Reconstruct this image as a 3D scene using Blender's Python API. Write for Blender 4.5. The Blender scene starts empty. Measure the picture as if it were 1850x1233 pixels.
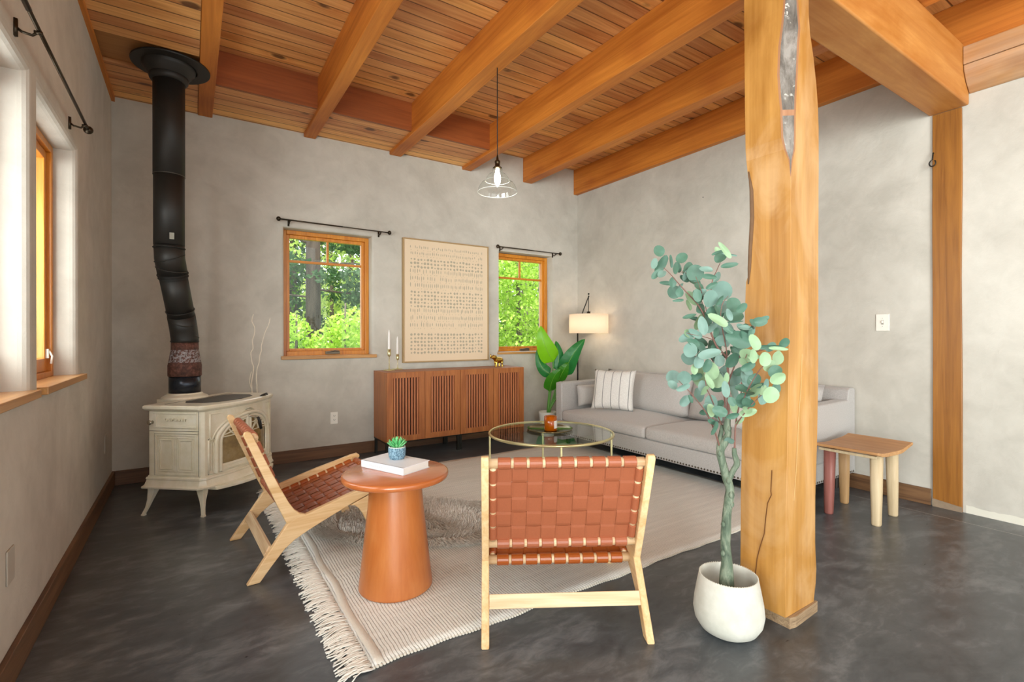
import bpy, bmesh, math, random
import numpy as np
from mathutils import Vector, Matrix, Euler
random.seed(7)
PI = math.pi
def lsp(a, b, n): return [float(x) for x in np.linspace(a, b, n)]
D = bpy.data
COL = bpy.context.scene.collection
SC = bpy.context.scene

# ------------------------------------------------------------------ camera
YAW = math.radians(33.2); ROLL = math.radians(0.09); FPX = 888.0; HZ = 607.7; CH = 1.2
cam_d = D.cameras.new('camera'); cam = D.objects.new('camera', cam_d); COL.objects.link(cam)
cam_d.sensor_width = 36; cam_d.lens = FPX / 1850 * 36
cam_d.shift_y = -(616.5 - HZ) / 1850; cam_d.clip_start = 0.02
_f = Vector((math.sin(YAW), math.cos(YAW), 0)); _r = Vector((math.cos(YAW), -math.sin(YAW), 0)); _u = Vector((0, 0, 1))
_r2 = (_r - ROLL * _u).normalized(); _u2 = (_u + ROLL * _r).normalized()
M = Matrix(((_r2.x, _u2.x, -_f.x, 0), (_r2.y, _u2.y, -_f.y, 0), (_r2.z, _u2.z, -_f.z, CH), (0, 0, 0, 1)))
cam.matrix_world = M
SC.camera = cam

# ------------------------------------------------------------------ world, sun, daylight, added fill lamps, exposure
w = D.worlds.new('world'); SC.world = w; w.use_nodes = True
bg = w.node_tree.nodes['Background']; bg.inputs[0].default_value = (0.93, 0.99, 0.985, 1); bg.inputs[1].default_value = 2.1
def sun(name, rot, energy, color, angle):
    l = D.lights.new(name, 'SUN'); l.energy = energy; l.color = color; l.angle = angle
    o = D.objects.new(name, l); o.rotation_euler = rot; COL.objects.link(o)
sun('sun', (math.radians(14), math.radians(-4), 0), 5.0, (1.0, 0.95, 0.84), 0.02)
def area(name, loc, target, sx, sy, power, color):
    l = D.lights.new(name, 'AREA'); l.shape = 'RECTANGLE'; l.size = sx; l.size_y = sy; l.energy = power; l.color = color
    o = D.objects.new(name, l); o.location = loc
    o.rotation_euler = (Vector(target) - Vector(loc)).to_track_quat('-Z', 'Z').to_euler(); COL.objects.link(o)
    return o
# added fill lamps outside, behind and left of camera; then daylight at left windows
area('added_fill_rear', (-5.0, -9.5, 1.4), (2.2, 3.0, 1.5), 7.0, 4.5, 1550, (0.93, 1.0, 0.985))
area('added_fill_left', (-6.0, -0.9, 1.2), (4.3, 1.0, 1.6), 4.5, 4.0, 560, (0.93, 1.0, 0.985))
area('daylight_left_window_near', (-0.66, 1.95, 1.6), (2.0, 1.95, 1.3), 1.2, 1.2, 13, (0.93, 0.99, 0.98))
area('daylight_left_window_far', (-0.80, 3.2, 1.6), (2.0, 3.2, 1.3), 0.75, 1.2, 11, (0.93, 0.99, 0.98))
vs = SC.view_settings; vs.view_transform = 'Standard'; vs.look = 'None'; vs.gamma = 1; vs.exposure = 0.22; vs.use_curve_mapping = False

# ------------------------------------------------------------------ pixel helpers: a photo point on a known plane, in metres
def ray(px, py):
    a = px - 925.0; b = HZ - py - ROLL * (px - 925.0)
    return _f * FPX + _r * a + _u * b
def on(px, py, axis, val):
    d = ray(px, py); i = 'xyz'.index(axis); o = (0, 0, CH)[i]
    t = (val - o) / d[i]; return Vector((0, 0, CH)) + d * t
def at_depth(px, py, dep):
    return Vector((0, 0, CH)) + ray(px, py) * (dep / FPX)

# ------------------------------------------------------------------ object helpers
def tag(o, label=None, cat=None, group=None, kind=None):
    if label: o['label'] = label
    if cat: o['category'] = cat
    if group: o['group'] = group
    if kind: o['kind'] = kind
    return o
def thing(name, label, cat, loc=(0, 0, 0), rz=0.0, group=None):
    o = D.objects.new(name, None); o.empty_display_size = 0.1; COL.objects.link(o)
    o.location = loc; o.rotation_euler = (0, 0, rz)
    return tag(o, label, cat, group)
def obj(name, bm, mat, parent=None, smooth=False, bevel=0.0, seg=2, loc=None, sub=0, ang=35):
    me = D.meshes.new(name)
    if isinstance(bm, bmesh.types.BMesh):
        bm.normal_update(); bm.to_mesh(me); bm.free()
    else:
        v, f = bm; me.from_pydata(v, [], f)
    for m in (mat if isinstance(mat, (list, tuple)) else [mat]): me.materials.append(m)
    o = D.objects.new(name, me); COL.objects.link(o)
    if parent: o.parent = parent
    if loc: o.location = loc
    if smooth:
        for p in me.polygons: p.use_smooth = True
    if bevel:
        b = o.modifiers.new('bevel', 'BEVEL'); b.width = bevel; b.segments = seg; b.limit_method = 'ANGLE'; b.angle_limit = math.radians(ang)
        for p in me.polygons: p.use_smooth = True
        b.harden_normals = True
    if sub:
        s = o.modifiers.new('sub', 'SUBSURF'); s.levels = sub; s.render_levels = sub
        for p in me.polygons: p.use_smooth = True
    return o
def BM(): return bmesh.new()
def box(bm, x0, x1, y0, y1, z0, z1, mi=0):
    v = [bm.verts.new(p) for p in ((x0,y0,z0),(x1,y0,z0),(x1,y1,z0),(x0,y1,z0),(x0,y0,z1),(x1,y0,z1),(x1,y1,z1),(x0,y1,z1))]
    for q in ((0,3,2,1),(4,5,6,7),(0,1,5,4),(1,2,6,5),(2,3,7,6),(3,0,4,7)):
        f = bm.faces.new([v[i] for i in q]); f.material_index = mi
    return bm
def bx(*a, mi=0): return box(BM(), *a, mi=mi)
def rings(bm, R, cap0=True, cap1=True, closed=True, mi=0):
    L = [[bm.verts.new(p) for p in r] for r in R]
    n = len(L[0])
    for a, b in zip(L[:-1], L[1:]):
        for i in range(n if closed else n - 1):
            j = (i + 1) % n
            f = bm.faces.new((a[i], a[j], b[j], b[i])); f.material_index = mi
    if closed and cap0: f = bm.faces.new(list(reversed(L[0]))); f.material_index = mi
    if closed and cap1: f = bm.faces.new(L[-1]); f.material_index = mi
    return L
def lathe(bm, prof, n=32, c=(0, 0, 0), cap0=True, cap1=True, mi=0):
    R = [[(c[0] + r * math.cos(2*PI*i/n), c[1] + r * math.sin(2*PI*i/n), c[2] + z) for i in range(n)] for r, z in prof]
    rings(bm, R, cap0, cap1, mi=mi); return bm
def tube(bm, pts, rad, n=8, cap=True, mi=0, closed=False):
    pts = [Vector(p) for p in pts]; k = len(pts)
    if not isinstance(rad, (list, tuple)): rad = [rad] * k
    R = []; prev = None
    for i, p in enumerate(pts):
        if closed: t = pts[(i+1) % k] - pts[i-1]
        else: t = (pts[min(i+1, k-1)] - pts[max(i-1, 0)])
        t.normalize()
        if prev is None:
            a = Vector((0, 0, 1)) if abs(t.z) < 0.9 else Vector((1, 0, 0))
            u = t.cross(a).normalized()
        else:
            u = (prev - t * prev.dot(t)).normalized()
        prev = u; v = t.cross(u)
        R.append([p + (u * math.cos(2*PI*j/n) + v * math.sin(2*PI*j/n)) * rad[i] for j in range(n)])
    if closed:
        R.append(R[0]); L = [[bm.verts.new(q) for q in r] for r in R[:-1]]; L.append(L[0])
        for a, b in zip(L[:-1], L[1:]):
            for i in range(n): f = bm.faces.new((a[i], a[(i+1)%n], b[(i+1)%n], b[i])); f.material_index = mi
    else: rings(bm, R, cap, cap, mi=mi)
    return bm
def prism(bm, poly, o, u, v, w0, w1, mi=0):
    """polygon (a,b) in the plane o + a*u + b*v, extruded along u x v from w0 to w1"""
    o = Vector(o); u = Vector(u); v = Vector(v); n = u.cross(v).normalized()
    A = [bm.verts.new(o + u*a + v*b + n*w0) for a, b in poly]; B = [bm.verts.new(o + u*a + v*b + n*w1) for a, b in poly]
    k = len(poly)
    f = bm.faces.new(list(reversed(A))); f.material_index = mi
    f = bm.faces.new(B); f.material_index = mi
    for i in range(k):
        f = bm.faces.new((A[i], A[(i+1)%k], B[(i+1)%k], B[i])); f.material_index = mi
    return bm
def catmull(pts, m=6, closed=False):
    P_ = [Vector(p) for p in pts]; k = len(P_); out = []
    rng = range(k) if closed else range(k - 1)
    for i in rng:
        if closed: a, b, c, d = P_[i-1], P_[i], P_[(i+1)%k], P_[(i+2)%k]
        else: a, b, c, d = P_[max(i-1,0)], P_[i], P_[i+1], P_[min(i+2,k-1)]
        for j in range(m):
            t = j / m
            out.append(0.5*((2*b) + (c-a)*t + (2*a-5*b+4*c-d)*t*t + (3*b-a-3*c+d)*t**3))
    if not closed: out.append(P_[-1])
    return out
def lin(pts, r, m): # interpolate radii along
    out = []
    for i in range(len(r)-1):
        for j in range(m): out.append(r[i] + (r[i+1]-r[i])*j/m)
    out.append(r[-1]); return out
def pillow(bm, W, H, T, n=14, corner=0.12, pinch=1.0, mi=0, warp=None):
    """soft cushion in local x (W) z (H), thickness T along y, centred"""
    def pt(i, j, s):
        u = -1 + 2*i/n; v = -1 + 2*j/n
        e = (1 - abs(u)**2.6) * (1 - abs(v)**2.6)
        t = T/2 * (max(e, 0) ** 0.42) * s
        ku = 1 - corner*0.5*(1 - abs(v)**2) * pinch if pinch else 1
        kv = 1 - corner*0.5*(1 - abs(u)**2) * pinch if pinch else 1
        p = Vector((u*W/2*ku, t, v*H/2*kv))
        return warp(p) if warp else p
    F = [[bm.verts.new(pt(i, j, 1)) for j in range(n+1)] for i in range(n+1)]
    B = [[F[i][j] if i in (0, n) or j in (0, n) else bm.verts.new(pt(i, j, -1)) for j in range(n+1)] for i in range(n+1)]
    for i in range(n):
        for j in range(n):
            f = bm.faces.new((F[i][j], F[i][j+1], F[i+1][j+1], F[i+1][j])); f.material_index = mi
            f = bm.faces.new((B[i][j], B[i+1][j], B[i+1][j+1], B[i][j+1])); f.material_index = mi
    return bm
def rbox(bm, x0, x1, y0, y1, z0, z1, r=0.03, seg=4, crown=0.0, mi=0):
    """rounded soft box with a crowned top"""
    b2 = BM(); box(b2, x0, x1, y0, y1, z0, z1)
    bmesh.ops.bevel(b2, geom=b2.edges[:], offset=r, segments=seg, profile=0.5, affect='EDGES', clamp_overlap=True)
    if crown:
        bmesh.ops.subdivide_edges(b2, edges=[e for e in b2.edges if e.calc_length() > 0.15], cuts=8, use_grid_fill=True)
        cx, cy = (x0+x1)/2, (y0+y1)/2; hx, hy = (x1-x0)/2, (y1-y0)/2
        for v_ in b2.verts:
            if v_.co.z > (z0+z1)/2:
                v_.co.z += crown * max(0, 1 - ((v_.co.x-cx)/hx)**2) * max(0, 1 - ((v_.co.y-cy)/hy)**2)
    vm = {v_: bm.verts.new(v_.co) for v_ in b2.verts}
    for f_ in b2.faces:
        g = bm.faces.new([vm[v_] for v_ in f_.verts]); g.material_index = mi
    b2.free(); return bm
def text_mesh(name, s, size, mat, parent, loc, rot, depth=0.0008, font_scale=(1, 1), spacing=1.0):
    c = D.curves.new(name, 'FONT'); c.body = s; c.size = size; c.extrude = depth; c.align_x = 'CENTER'; c.align_y = 'CENTER'; c.space_character = spacing
    t = D.objects.new('tmp_text', c); COL.objects.link(t)
    dg = bpy.context.evaluated_depsgraph_get(); me = D.meshes.new_from_object(t.evaluated_get(dg)); D.objects.remove(t); D.curves.remove(c)
    me.materials.clear(); me.materials.append(mat)
    for v_ in me.vertices: v_.co.x *= font_scale[0]; v_.co.y *= font_scale[1]
    o = D.objects.new(name, me); COL.objects.link(o); o.parent = parent; o.location = loc; o.rotation_euler = rot
    return o

# ------------------------------------------------------------------ materials
def srgb(h):
    if isinstance(h, str):
        h = h.lstrip('#'); c = [int(h[i:i+2], 16)/255 for i in (0, 2, 4)]
    else: c = h
    return tuple([(x/12.92 if x <= 0.04045 else ((x+0.055)/1.055)**2.4) for x in c]) + (1,)
class N:
    def __init__(s, name):
        s.m = D.materials.new(name); s.m.use_nodes = True; s.t = s.m.node_tree; s.b = s.t.nodes['Principled BSDF']
        s.tc = s.t.nodes.new('ShaderNodeTexCoord')
    def n(s, typ, **kw):
        x = s.t.nodes.new('ShaderNode' + typ)
        for k, v in kw.items():
            if hasattr(x, k) and k not in x.inputs.keys(): setattr(x, k, v)
        return x
    def l(s, a, b): s.t.links.new(a, b)
    def val(s, node, i, v):
        if hasattr(v, 'is_linked') or isinstance(v, bpy.types.NodeSocket): s.l(v, node.inputs[i])
        else: node.inputs[i].default_value = v
    def map(s, src, scale=(1,1,1), loc=(0,0,0), rot=(0,0,0)):
        x = s.n('Mapping'); s.l(src, x.inputs[0]); x.inputs['Scale'].default_value = scale; x.inputs['Location'].default_value = loc; x.inputs['Rotation'].default_value = rot
        return x.outputs[0]
    def noise(s, src, scale=5, detail=4, rough=0.55, dist=0.0, out=0):
        x = s.n('TexNoise'); s.l(src, x.inputs['Vector']); x.inputs['Scale'].default_value = scale; x.inputs['Detail'].default_value = detail
        x.inputs['Roughness'].default_value = rough; x.inputs['Distortion'].default_value = dist; return x.outputs[out]
    def vor(s, src, scale=5, feature='F1', out='Distance', rnd=1.0):
        x = s.n('TexVoronoi'); x.feature = feature; s.l(src, x.inputs['Vector']); x.inputs['Scale'].default_value = scale; x.inputs['Randomness'].default_value = rnd; return x.outputs[out]
    def ramp(s, src, stops, interp='LINEAR'):
        x = s.n('ValToRGB'); s.l(src, x.inputs[0]); e = x.color_ramp.elements; x.color_ramp.interpolation = interp
        while len(e) < len(stops): e.new(0.5)
        for k, (p, c) in enumerate(stops): e[k].position = p; e[k].color = c if len(c) == 4 else tuple(c) + (1,)
        return x.outputs[0]
    def mix(s, fac, a, b, typ='MIX'):
        x = s.n('Mix'); x.data_type = 'RGBA'; x.blend_type = typ; s.val(x, 0, fac); s.val(x, 6, a); s.val(x, 7, b); return x.outputs[2]
    def math(s, op, a, b=0.0, c=None):
        x = s.n('Math'); x.operation = op; s.val(x, 0, a); s.val(x, 1, b)
        if c is not None: s.val(x, 2, c)
        return x.outputs[0]
    def bump(s, h, strength=0.3, dist=0.01, normal=None):
        x = s.n('Bump'); s.l(h, x.inputs['Height']); x.inputs['Strength'].default_value = strength; x.inputs['Distance'].default_value = dist
        if normal is not None: s.l(normal, x.inputs['Normal'])
        s.l(x.outputs[0], s.b.inputs['Normal']); return x.outputs[0]
    def sep(s, src):
        x = s.n('SeparateXYZ'); s.l(src, x.inputs[0]); return x.outputs
    def comb(s, a, b, c):
        x = s.n('CombineXYZ'); s.val(x, 0, a); s.val(x, 1, b); s.val(x, 2, c); return x.outputs[0]
    def col(s, v): s.val(s.b, 'Base Color', v)
    def set(s, **kw):
        for k, v in kw.items(): s.val(s.b, k.replace('_', ' '), v)
        return s
BLK = (0, 0, 0, 1); WHT = (1, 1, 1, 1)
def plain(name, c, rough=0.5, metal=0.0, bump=0.0, bscale=60, var=0.0, **kw):
    n = N(name); c = srgb(c)
    if var:
        nz = n.noise(n.tc.outputs['Object'], bscale*0.4, 5)
        n.col(n.mix(nz, tuple(x*(1-var) for x in c[:3])+(1,), tuple(min(1, x*(1+var)) for x in c[:3])+(1,)))
    else: n.col(c)
    n.set(Roughness=rough, Metallic=metal)
    for k, v in kw.items(): n.b.inputs[k].default_value = v
    if bump: n.bump(n.noise(n.tc.outputs['Object'], bscale, 6), bump, 0.004)
    return n.m
def wood(name, dark, light, axis='X', gs=1.0, rough=0.45, knots=0.0, knotcol='#4a2410', board=None, var=0.25, bump=0.12, patch=None, coat=0.0, kden=1.0, stretch=14.0, seed=0.0, groove='#5a2c0c'):
    """grain runs along axis; board=(axis, width, length) splits into boards"""
    n = N(name); P3 = n.tc.outputs['Object']; s = n.sep(P3)
    ix = 'XYZ'.index(axis); sock = [s[0], s[1], s[2]]
    hgt = None; gmask = None; rnd = None
    if board:
        ib = 'XYZ'.index(board[0])
        q = n.math('DIVIDE', sock[ib], board[1]); fl = n.math('FLOOR', q); fr = n.math('FRACT', q)
        edge = n.math('MINIMUM', fr, n.math('SUBTRACT', 1.0, fr))
        gmask = n.ramp(edge, [(0.0, WHT), (0.028, WHT), (0.05, BLK)])
        wn = n.n('TexWhiteNoise'); wn.noise_dimensions = '1D'; n.l(fl, wn.inputs['W']); rnd = wn.outputs['Value']
        off = n.math('MULTIPLY', rnd, 37.0)
        sock[ix] = n.math('ADD', sock[ix], off)
        sock[ib] = n.math('ADD', sock[ib], n.math('MULTIPLY', fl, 0.37))
        P3 = n.comb(*sock)
    sc = [stretch*gs]*3; sc[ix] = 0.9*gs
    v = n.map(P3, sc, loc=(seed, seed*0.7, seed*1.3))
    g1 = n.noise(v, 1.0, 6, 0.6, 1.2)
    sc2 = [70*gs]*3; sc2[ix] = 1.6*gs
    g2 = n.noise(n.map(P3, sc2), 1.0, 3, 0.6)
    g = n.math('ADD', n.math('MULTIPLY', g1, 0.72), n.math('MULTIPLY', g2, 0.28))
    c = n.ramp(g, [(0.32, srgb(dark)), (0.66, srgb(light))])
    big = n.noise(P3, 1.3*gs, 3)
    c = n.mix(n.math('MULTIPLY', n.math('SUBTRACT', big, 0.35), var*1.6), c, srgb(dark), 'MULTIPLY')
    if rnd is not None:
        hv = n.n('HueSaturation'); n.l(c, hv.inputs['Color']); n.val(hv, 'Value', n.math('ADD', 1.0-var, n.math('MULTIPLY', rnd, var*1.6))); n.val(hv, 'Hue', n.math('ADD', 0.49, n.math('MULTIPLY', rnd, 0.018)))
        c = hv.outputs[0]
    if patch:
        ps = [1.0]*3; ps[ix] = 0.4
        pm = n.ramp(n.noise(n.map(P3, ps), patch[1]*1.6, 5, 0.6, 0.8), [(0.46, BLK), (0.66, WHT)])
        c = n.mix(n.math('MULTIPLY', pm, patch[2]), c, srgb(patch[0]))
    if knots:
        ks = [3.2*kden]*3; ks[ix] = 1.9*kden
        vd = n.vor(n.map(n.mix(0.03, P3, n.noise(P3, 9, 2, out=1)), ks, loc=(seed*2, 1.7, 0.6)), 1.0)
        km = n.ramp(vd, [(0.0, WHT), (0.05*knots, WHT), (0.085*knots, BLK)])
        ring = n.ramp(vd, [(0.07*knots, BLK), (0.10*knots, (0.5,)*3+(1,)), (0.2*knots, BLK)])
        c = n.mix(n.math('MULTIPLY', ring, 0.6), c, srgb(dark), 'MULTIPLY')
        c = n.mix(n.math('MULTIPLY', km, 0.85), c, srgb(knotcol))
    h = g
    if gmask is not None:
        c = n.mix(n.math('MULTIPLY', gmask, 0.8), c, srgb(groove))
        h = n.math('SUBTRACT', n.math('MULTIPLY', g, 0.15), gmask)
        n.bump(h, 0.7, 0.008)
    elif bump: n.bump(h, bump, 0.01)
    n.col(c); n.set(Roughness=rough)
    if coat: n.b.inputs['Coat Weight'].default_value = coat; n.b.inputs['Coat Roughness'].default_value = 0.25
    return n.m
def glass(name, c=(1, 1, 1), rough=0.0, alpha_like=True, tint=0.06, ior=1.45):
    """thin clear glazing: mostly see-through with a fresnel reflection"""
    n = N(name); t = n.t; t.nodes.remove(n.b)
    out = [x for x in t.nodes if x.type == 'OUTPUT_MATERIAL'][0]
    tr = n.n('BsdfTransparent'); tr.inputs[0].default_value = tuple(c) + (1,)
    gl = n.n('BsdfGlossy'); gl.inputs['Roughness'].default_value = rough
    fr = n.n('Fresnel'); fr.inputs[0].default_value = ior
    ge = n.n('NewGeometry'); fa = n.math('MULTIPLY', fr.outputs[0], n.math('SUBTRACT', 1.0, ge.outputs['Backfacing']))
    mx = n.n('MixShader'); n.l(fa, mx.inputs[0]); n.l(tr.outputs[0], mx.inputs[1]); n.l(gl.outputs[0], mx.inputs[2]); n.l(mx.outputs[0], out.inputs[0])
    return n.m
def emit(name, c, s):
    n = N(name); n.b.inputs['Emission Color'].default_value = srgb(c); n.b.inputs['Emission Strength'].default_value = s; n.col(srgb(c)); return n.m
def fabric(name, c1, c2, scale=420, rough=0.9, bump=0.25, stripes=None):
    n = N(name); P3 = n.tc.outputs['Object']
    a = n.noise(n.map(P3, (scale, scale*0.25, scale*0.25)), 1, 2); b = n.noise(n.map(P3, (scale*0.25, scale, scale)), 1, 2)
    g = n.math('MULTIPLY', n.math('ADD', a, b), 0.5)
    c = n.ramp(g, [(0.38, srgb(c1)), (0.62, srgb(c2))])
    big = n.noise(P3, 4, 3); c = n.mix(n.math('MULTIPLY', big, 0.12), c, srgb(c1), 'MULTIPLY')
    if stripes:
        s = n.sep(P3); q = n.math('FRACT', n.math('ADD', n.math('DIVIDE', s['XYZ'.index(stripes[0])], stripes[1]), 0.5))
        m = n.ramp(n.math('ABSOLUTE', n.math('SUBTRACT', q, 0.5)), [(0.0, WHT), (stripes[2], WHT), (stripes[2]*1.6, BLK)])
        c = n.mix(m, c, srgb(stripes[3]))
    n.col(c); n.set(Roughness=rough); n.b.inputs['Sheen Weight'].default_value = 0.25
    n.bump(g, bump, 0.002); return n.m
def leafmat(name, top, alt, under, rough=0.45, trans=0.35, veins=False, em=None):
    n = N(name); geo = n.n('NewGeometry'); r = geo.outputs['Random Per Island']
    c = n.ramp(r, [(0.0, srgb(top)), (0.5, srgb(alt)), (1.0, srgb(top))])
    nz = n.noise(n.tc.outputs['Object'], 30, 3); c = n.mix(n.math('MULTIPLY', nz, 0.25), c, srgb(under))
    c2 = n.mix(geo.outputs['Backfacing'], c, srgb(under)); n.col(c2); n.set(Roughness=rough)
    t = n.t; out = [x for x in t.nodes if x.type == 'OUTPUT_MATERIAL'][0]
    tl = n.n('BsdfTranslucent'); n.l(c, tl.inputs[0]); mx = n.n('MixShader'); mx.inputs[0].default_value = trans
    n.l(n.b.outputs[0], mx.inputs[1]); n.l(tl.outputs[0], mx.inputs[2]); n.l(mx.outputs[0], out.inputs[0])
    return n.m

def m_plaster():
    n = N('clay_plaster'); P3 = n.tc.outputs['Object']
    a = n.noise(P3, 1.1, 5, 0.6, 0.8); b = n.noise(P3, 6, 5, 0.6, 0.5)
    g = n.math('ADD', n.math('MULTIPLY', a, 0.65), n.math('MULTIPLY', b, 0.35))
    c = n.ramp(g, [(0.36, srgb('#b5afa4')), (0.48, srgb('#c1bbb0')), (0.62, srgb('#ccc6bb'))])
    s = n.sep(P3)
    # raw unplastered foot of the wall past the wall post
    edge = n.math('ADD', 0.012, n.math('MULTIPLY', n.noise(n.map(P3, (1, 5, 0)), 1.0, 3), 0.075))
    low = n.math('MULTIPLY', n.math('LESS_THAN', s[2], edge), n.math('LESS_THAN', s[1], 1.10))
    low = n.math('MULTIPLY', low, n.math('GREATER_THAN', s[0], 4.3))
    c = n.mix(low, c, srgb('#d6d1c3'))
    n.col(c); n.set(Roughness=0.92)
    h = n.math('ADD', n.math('MULTIPLY', n.noise(P3, 9, 6, 0.6, 0.7), 0.7), n.math('MULTIPLY', n.noise(P3, 60, 3), 0.12))
    n.bump(h, 0.42, 0.012); return n.m
def m_concrete():
    n = N('stained_concrete'); P3 = n.tc.outputs['Object']
    v = n.map(P3, (1.0, 2.0, 1), rot=(0, 0, 0.5))
    a = n.noise(v, 1.6, 7, 0.62, 1.0); b = n.noise(v, 9, 6, 0.65, 0.6)
    g = n.math('ADD', n.math('MULTIPLY', a, 0.55), n.math('MULTIPLY', b, 0.45))
    c = n.ramp(g, [(0.34, srgb('#32363a')), (0.5, srgb('#4c5054')), (0.66, srgb('#74787b'))])
    sp = n.vor(n.mix(0.06, P3, n.noise(P3, 7, 3, out=1)), 2.1)
    spm = n.ramp(sp, [(0.0, WHT), (0.03, WHT), (0.05, BLK)])
    spm = n.math('MULTIPLY', spm, n.ramp(n.noise(P3, 18, 4), [(0.45, BLK), (0.6, WHT)]))
    c = n.mix(n.math('MULTIPLY', spm, 0.55), c, srgb('#bdb8b2'))
    s = n.sep(P3); jl = n.math('LESS_THAN', n.math('ABSOLUTE', n.math('SUBTRACT', s[0], 4.155)), 0.0022)
    c = n.mix(n.math('MULTIPLY', jl, 0.7), c, srgb('#c8c4bc'))
    n.col(c); n.set(Roughness=n.math('ADD', 0.20, n.math('MULTIPLY', b, 0.26)))
    n.b.inputs['Specular IOR Level'].default_value = 0.6
    n.bump(b, 0.10, 0.004); return n.m
def m_rug():
    n = N('rug_weave'); P3 = n.tc.outputs['Object']; s = n.sep(P3)
    wob = n.noise(n.map(P3, (1, 1, 1)), 7, 3); x = n.math('ADD', s[0], n.math('MULTIPLY', wob, 0.018))
    r = n.math('FRACT', n.math('DIVIDE', x, 0.0135)); rib = n.math('ABSOLUTE', n.math('SUBTRACT', r, 0.5))
    rm = n.ramp(rib, [(0.0, WHT), (0.30, WHT), (0.45, BLK)])
    tuft = n.noise(n.map(P3, (90, 160, 50)), 1, 3)
    patchy = n.noise(n.map(P3, (2.2, 30, 1)), 1, 4, 0.7)
    pm = n.ramp(patchy, [(0.42, BLK), (0.62, WHT)])
    gap = n.mix(pm, srgb('#b9b6b0'), srgb('#e6e3dc'))
    c = n.mix(rm, gap, n.mix(tuft, srgb('#e2dfd8'), srgb('#f8f6f1')))
    big = n.noise(P3, 1.2, 4); c = n.mix(n.math('MULTIPLY', big, 0.25), c, srgb('#c8bfae'), 'MULTIPLY')
    n.col(c); n.set(Roughness=0.95)
    n.bump(n.math('ADD', rm, n.math('MULTIPLY', tuft, 0.5)), 0.6, 0.006); return n.m
PLASTER = m_plaster(); CONC = m_concrete(); RUG = m_rug()
DECK = wood('pine_ceiling_boards', '#c87e38', '#ffc47c', 'X', 0.9, 0.5, 1.9, '#4a1e0a', ('Y', 0.115, 3), 0.26, kden=1.25, groove='#5a2a0c')
BEAM = wood('orange_timber', '#b06018', '#de8c36', 'Y', 0.8, 0.55, 1.5, '#4f2009', None, 0.35, kden=0.8)
BEAMX = wood('timber_crossbeam', '#b06a28', '#d4964e', 'X', 0.7, 0.55, 0.6, '#55300f', None, 0.3, patch=('#a8600e', 1.6, 0.7), kden=0.5, stretch=8)
BLOCKW = wood('reddish_timber', '#7d3d14', '#a85a28', 'X', 0.8, 0.5, 0.5, '#4a2410', None, 0.3, kden=0.5)
PLY = wood('plywood_panel', '#a8703c', '#c08a50', 'X', 0.8, 0.6)
PLATEW = wood('pale_timber_plate', '#a4703e', '#cc9a68', 'Y', 0.8, 0.5, 1.0, '#5c3c26', None, 0.3, kden=0.8, patch=('#a89a8c', 2.0, 0.5))
POSTW = wood('sanded_hardwood_post', '#98621f', '#cb964e', 'Z', 0.75, 0.42, 1.3, '#7a5026', None, 0.5, patch=('#d8b080', 2.6, 0.5), kden=0.8, stretch=6)
WALLPOSTW = wood('oiled_wall_post', '#7a4812', '#a86e28', 'Z', 1.0, 0.42, 0.7, '#4f2b10', None, 0.4, kden=0.7, stretch=16)
BASEW = wood('baseboard_wood', '#4c2f1c', '#7d5636', 'X', 1.2, 0.5, 0.6, '#2a160c', None, 0.3)
BASEWY = wood('baseboard_wood_side', '#4c2f1c', '#85603e', 'Y', 1.2, 0.5, 0.6, '#2a160c', None, 0.3)
FRAMEW = wood('fir_window_frame', '#b4650f', '#dd932d', 'Z', 1.5, 0.35, coat=0.2, var=0.15)
FRAMEWX = wood('fir_window_frame_rail', '#b4650f', '#dd932d', 'X', 1.5, 0.35, coat=0.2, var=0.15)
SILLW = wood('fir_sill', '#a0703a', '#d29a56', 'X', 1.2, 0.35, coat=0.2, var=0.2)
SILLWY = wood('fir_sill_side', '#b07a40', '#dca868', 'Y', 1.2, 0.3, coat=0.3, var=0.2)
OAK = wood('pale_rubberwood', '#d3a56c', '#f0cfa0', 'X', 1.6, 0.5, var=0.12, stretch=12)
OAKZ = wood('pale_rubberwood_z', '#cfa678', '#ecd2ac', 'Y', 1.6, 0.5, var=0.12, stretch=12)
WALNUT = wood('walnut_veneer', '#8a4a20', '#b5703a', 'Z', 2.0, 0.4, var=0.2, stretch=14)
SLATW = wood('walnut_slats', '#97512f', '#bd764a', 'Z', 2.4, 0.45, var=0.2, stretch=18)
TABLEW = wood('orange_stained_wood', '#b5642c', '#c87a40', 'Z', 1.2, 0.32, var=0.18, stretch=8, coat=0.2, patch=('#cf8a50', 2.4, 0.4))
TABLETOP = wood('orange_stained_wood_top', '#b35e2c', '#c87642', 'X', 1.2, 0.2, var=0.12, stretch=8, coat=0.5)
STOOLW = wood('recycled_teak', '#a87445', '#cfa06c', 'Y', 1.6, 0.5, var=0.35, stretch=18)
STOOLPALE = wood('pale_teak_leg', '#b59b76', '#d6c19e', 'Z', 1.2, 0.6, 0.8, '#6a5a3a', None, 0.25, kden=2.5)
STOOLRED = wood('reddish_teak_leg', '#7c463e', '#a0645a', 'Z', 1.5, 0.5, var=0.3)
STOOLTAN = wood('tan_teak_leg', '#b08658', '#cda677', 'Z', 1.5, 0.5, var=0.3)
BLACKM = plain('black_metal', '#26241f', 0.45, 0.6)
BRONZE = plain('dark_bronze', '#3b3226', 0.35, 0.8)
PIPEM = plain('matte_black_stovepipe', '#2b2926', 0.5, 0.3, 0.05, 30, 0.25)
BRASS = plain('pale_brass', '#ddd3a0', 0.32, 0.85)
GOLD = plain('gold_metal', '#c9a54e', 0.22, 1.0)
CHROME = plain('worn_nickel', '#b9b2a4', 0.25, 1.0)
WHITEP = plain('white_plastic', '#e9e3d8', 0.4)
DARKSLOT = plain('dark_slot', '#2b2825', 0.8)
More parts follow.
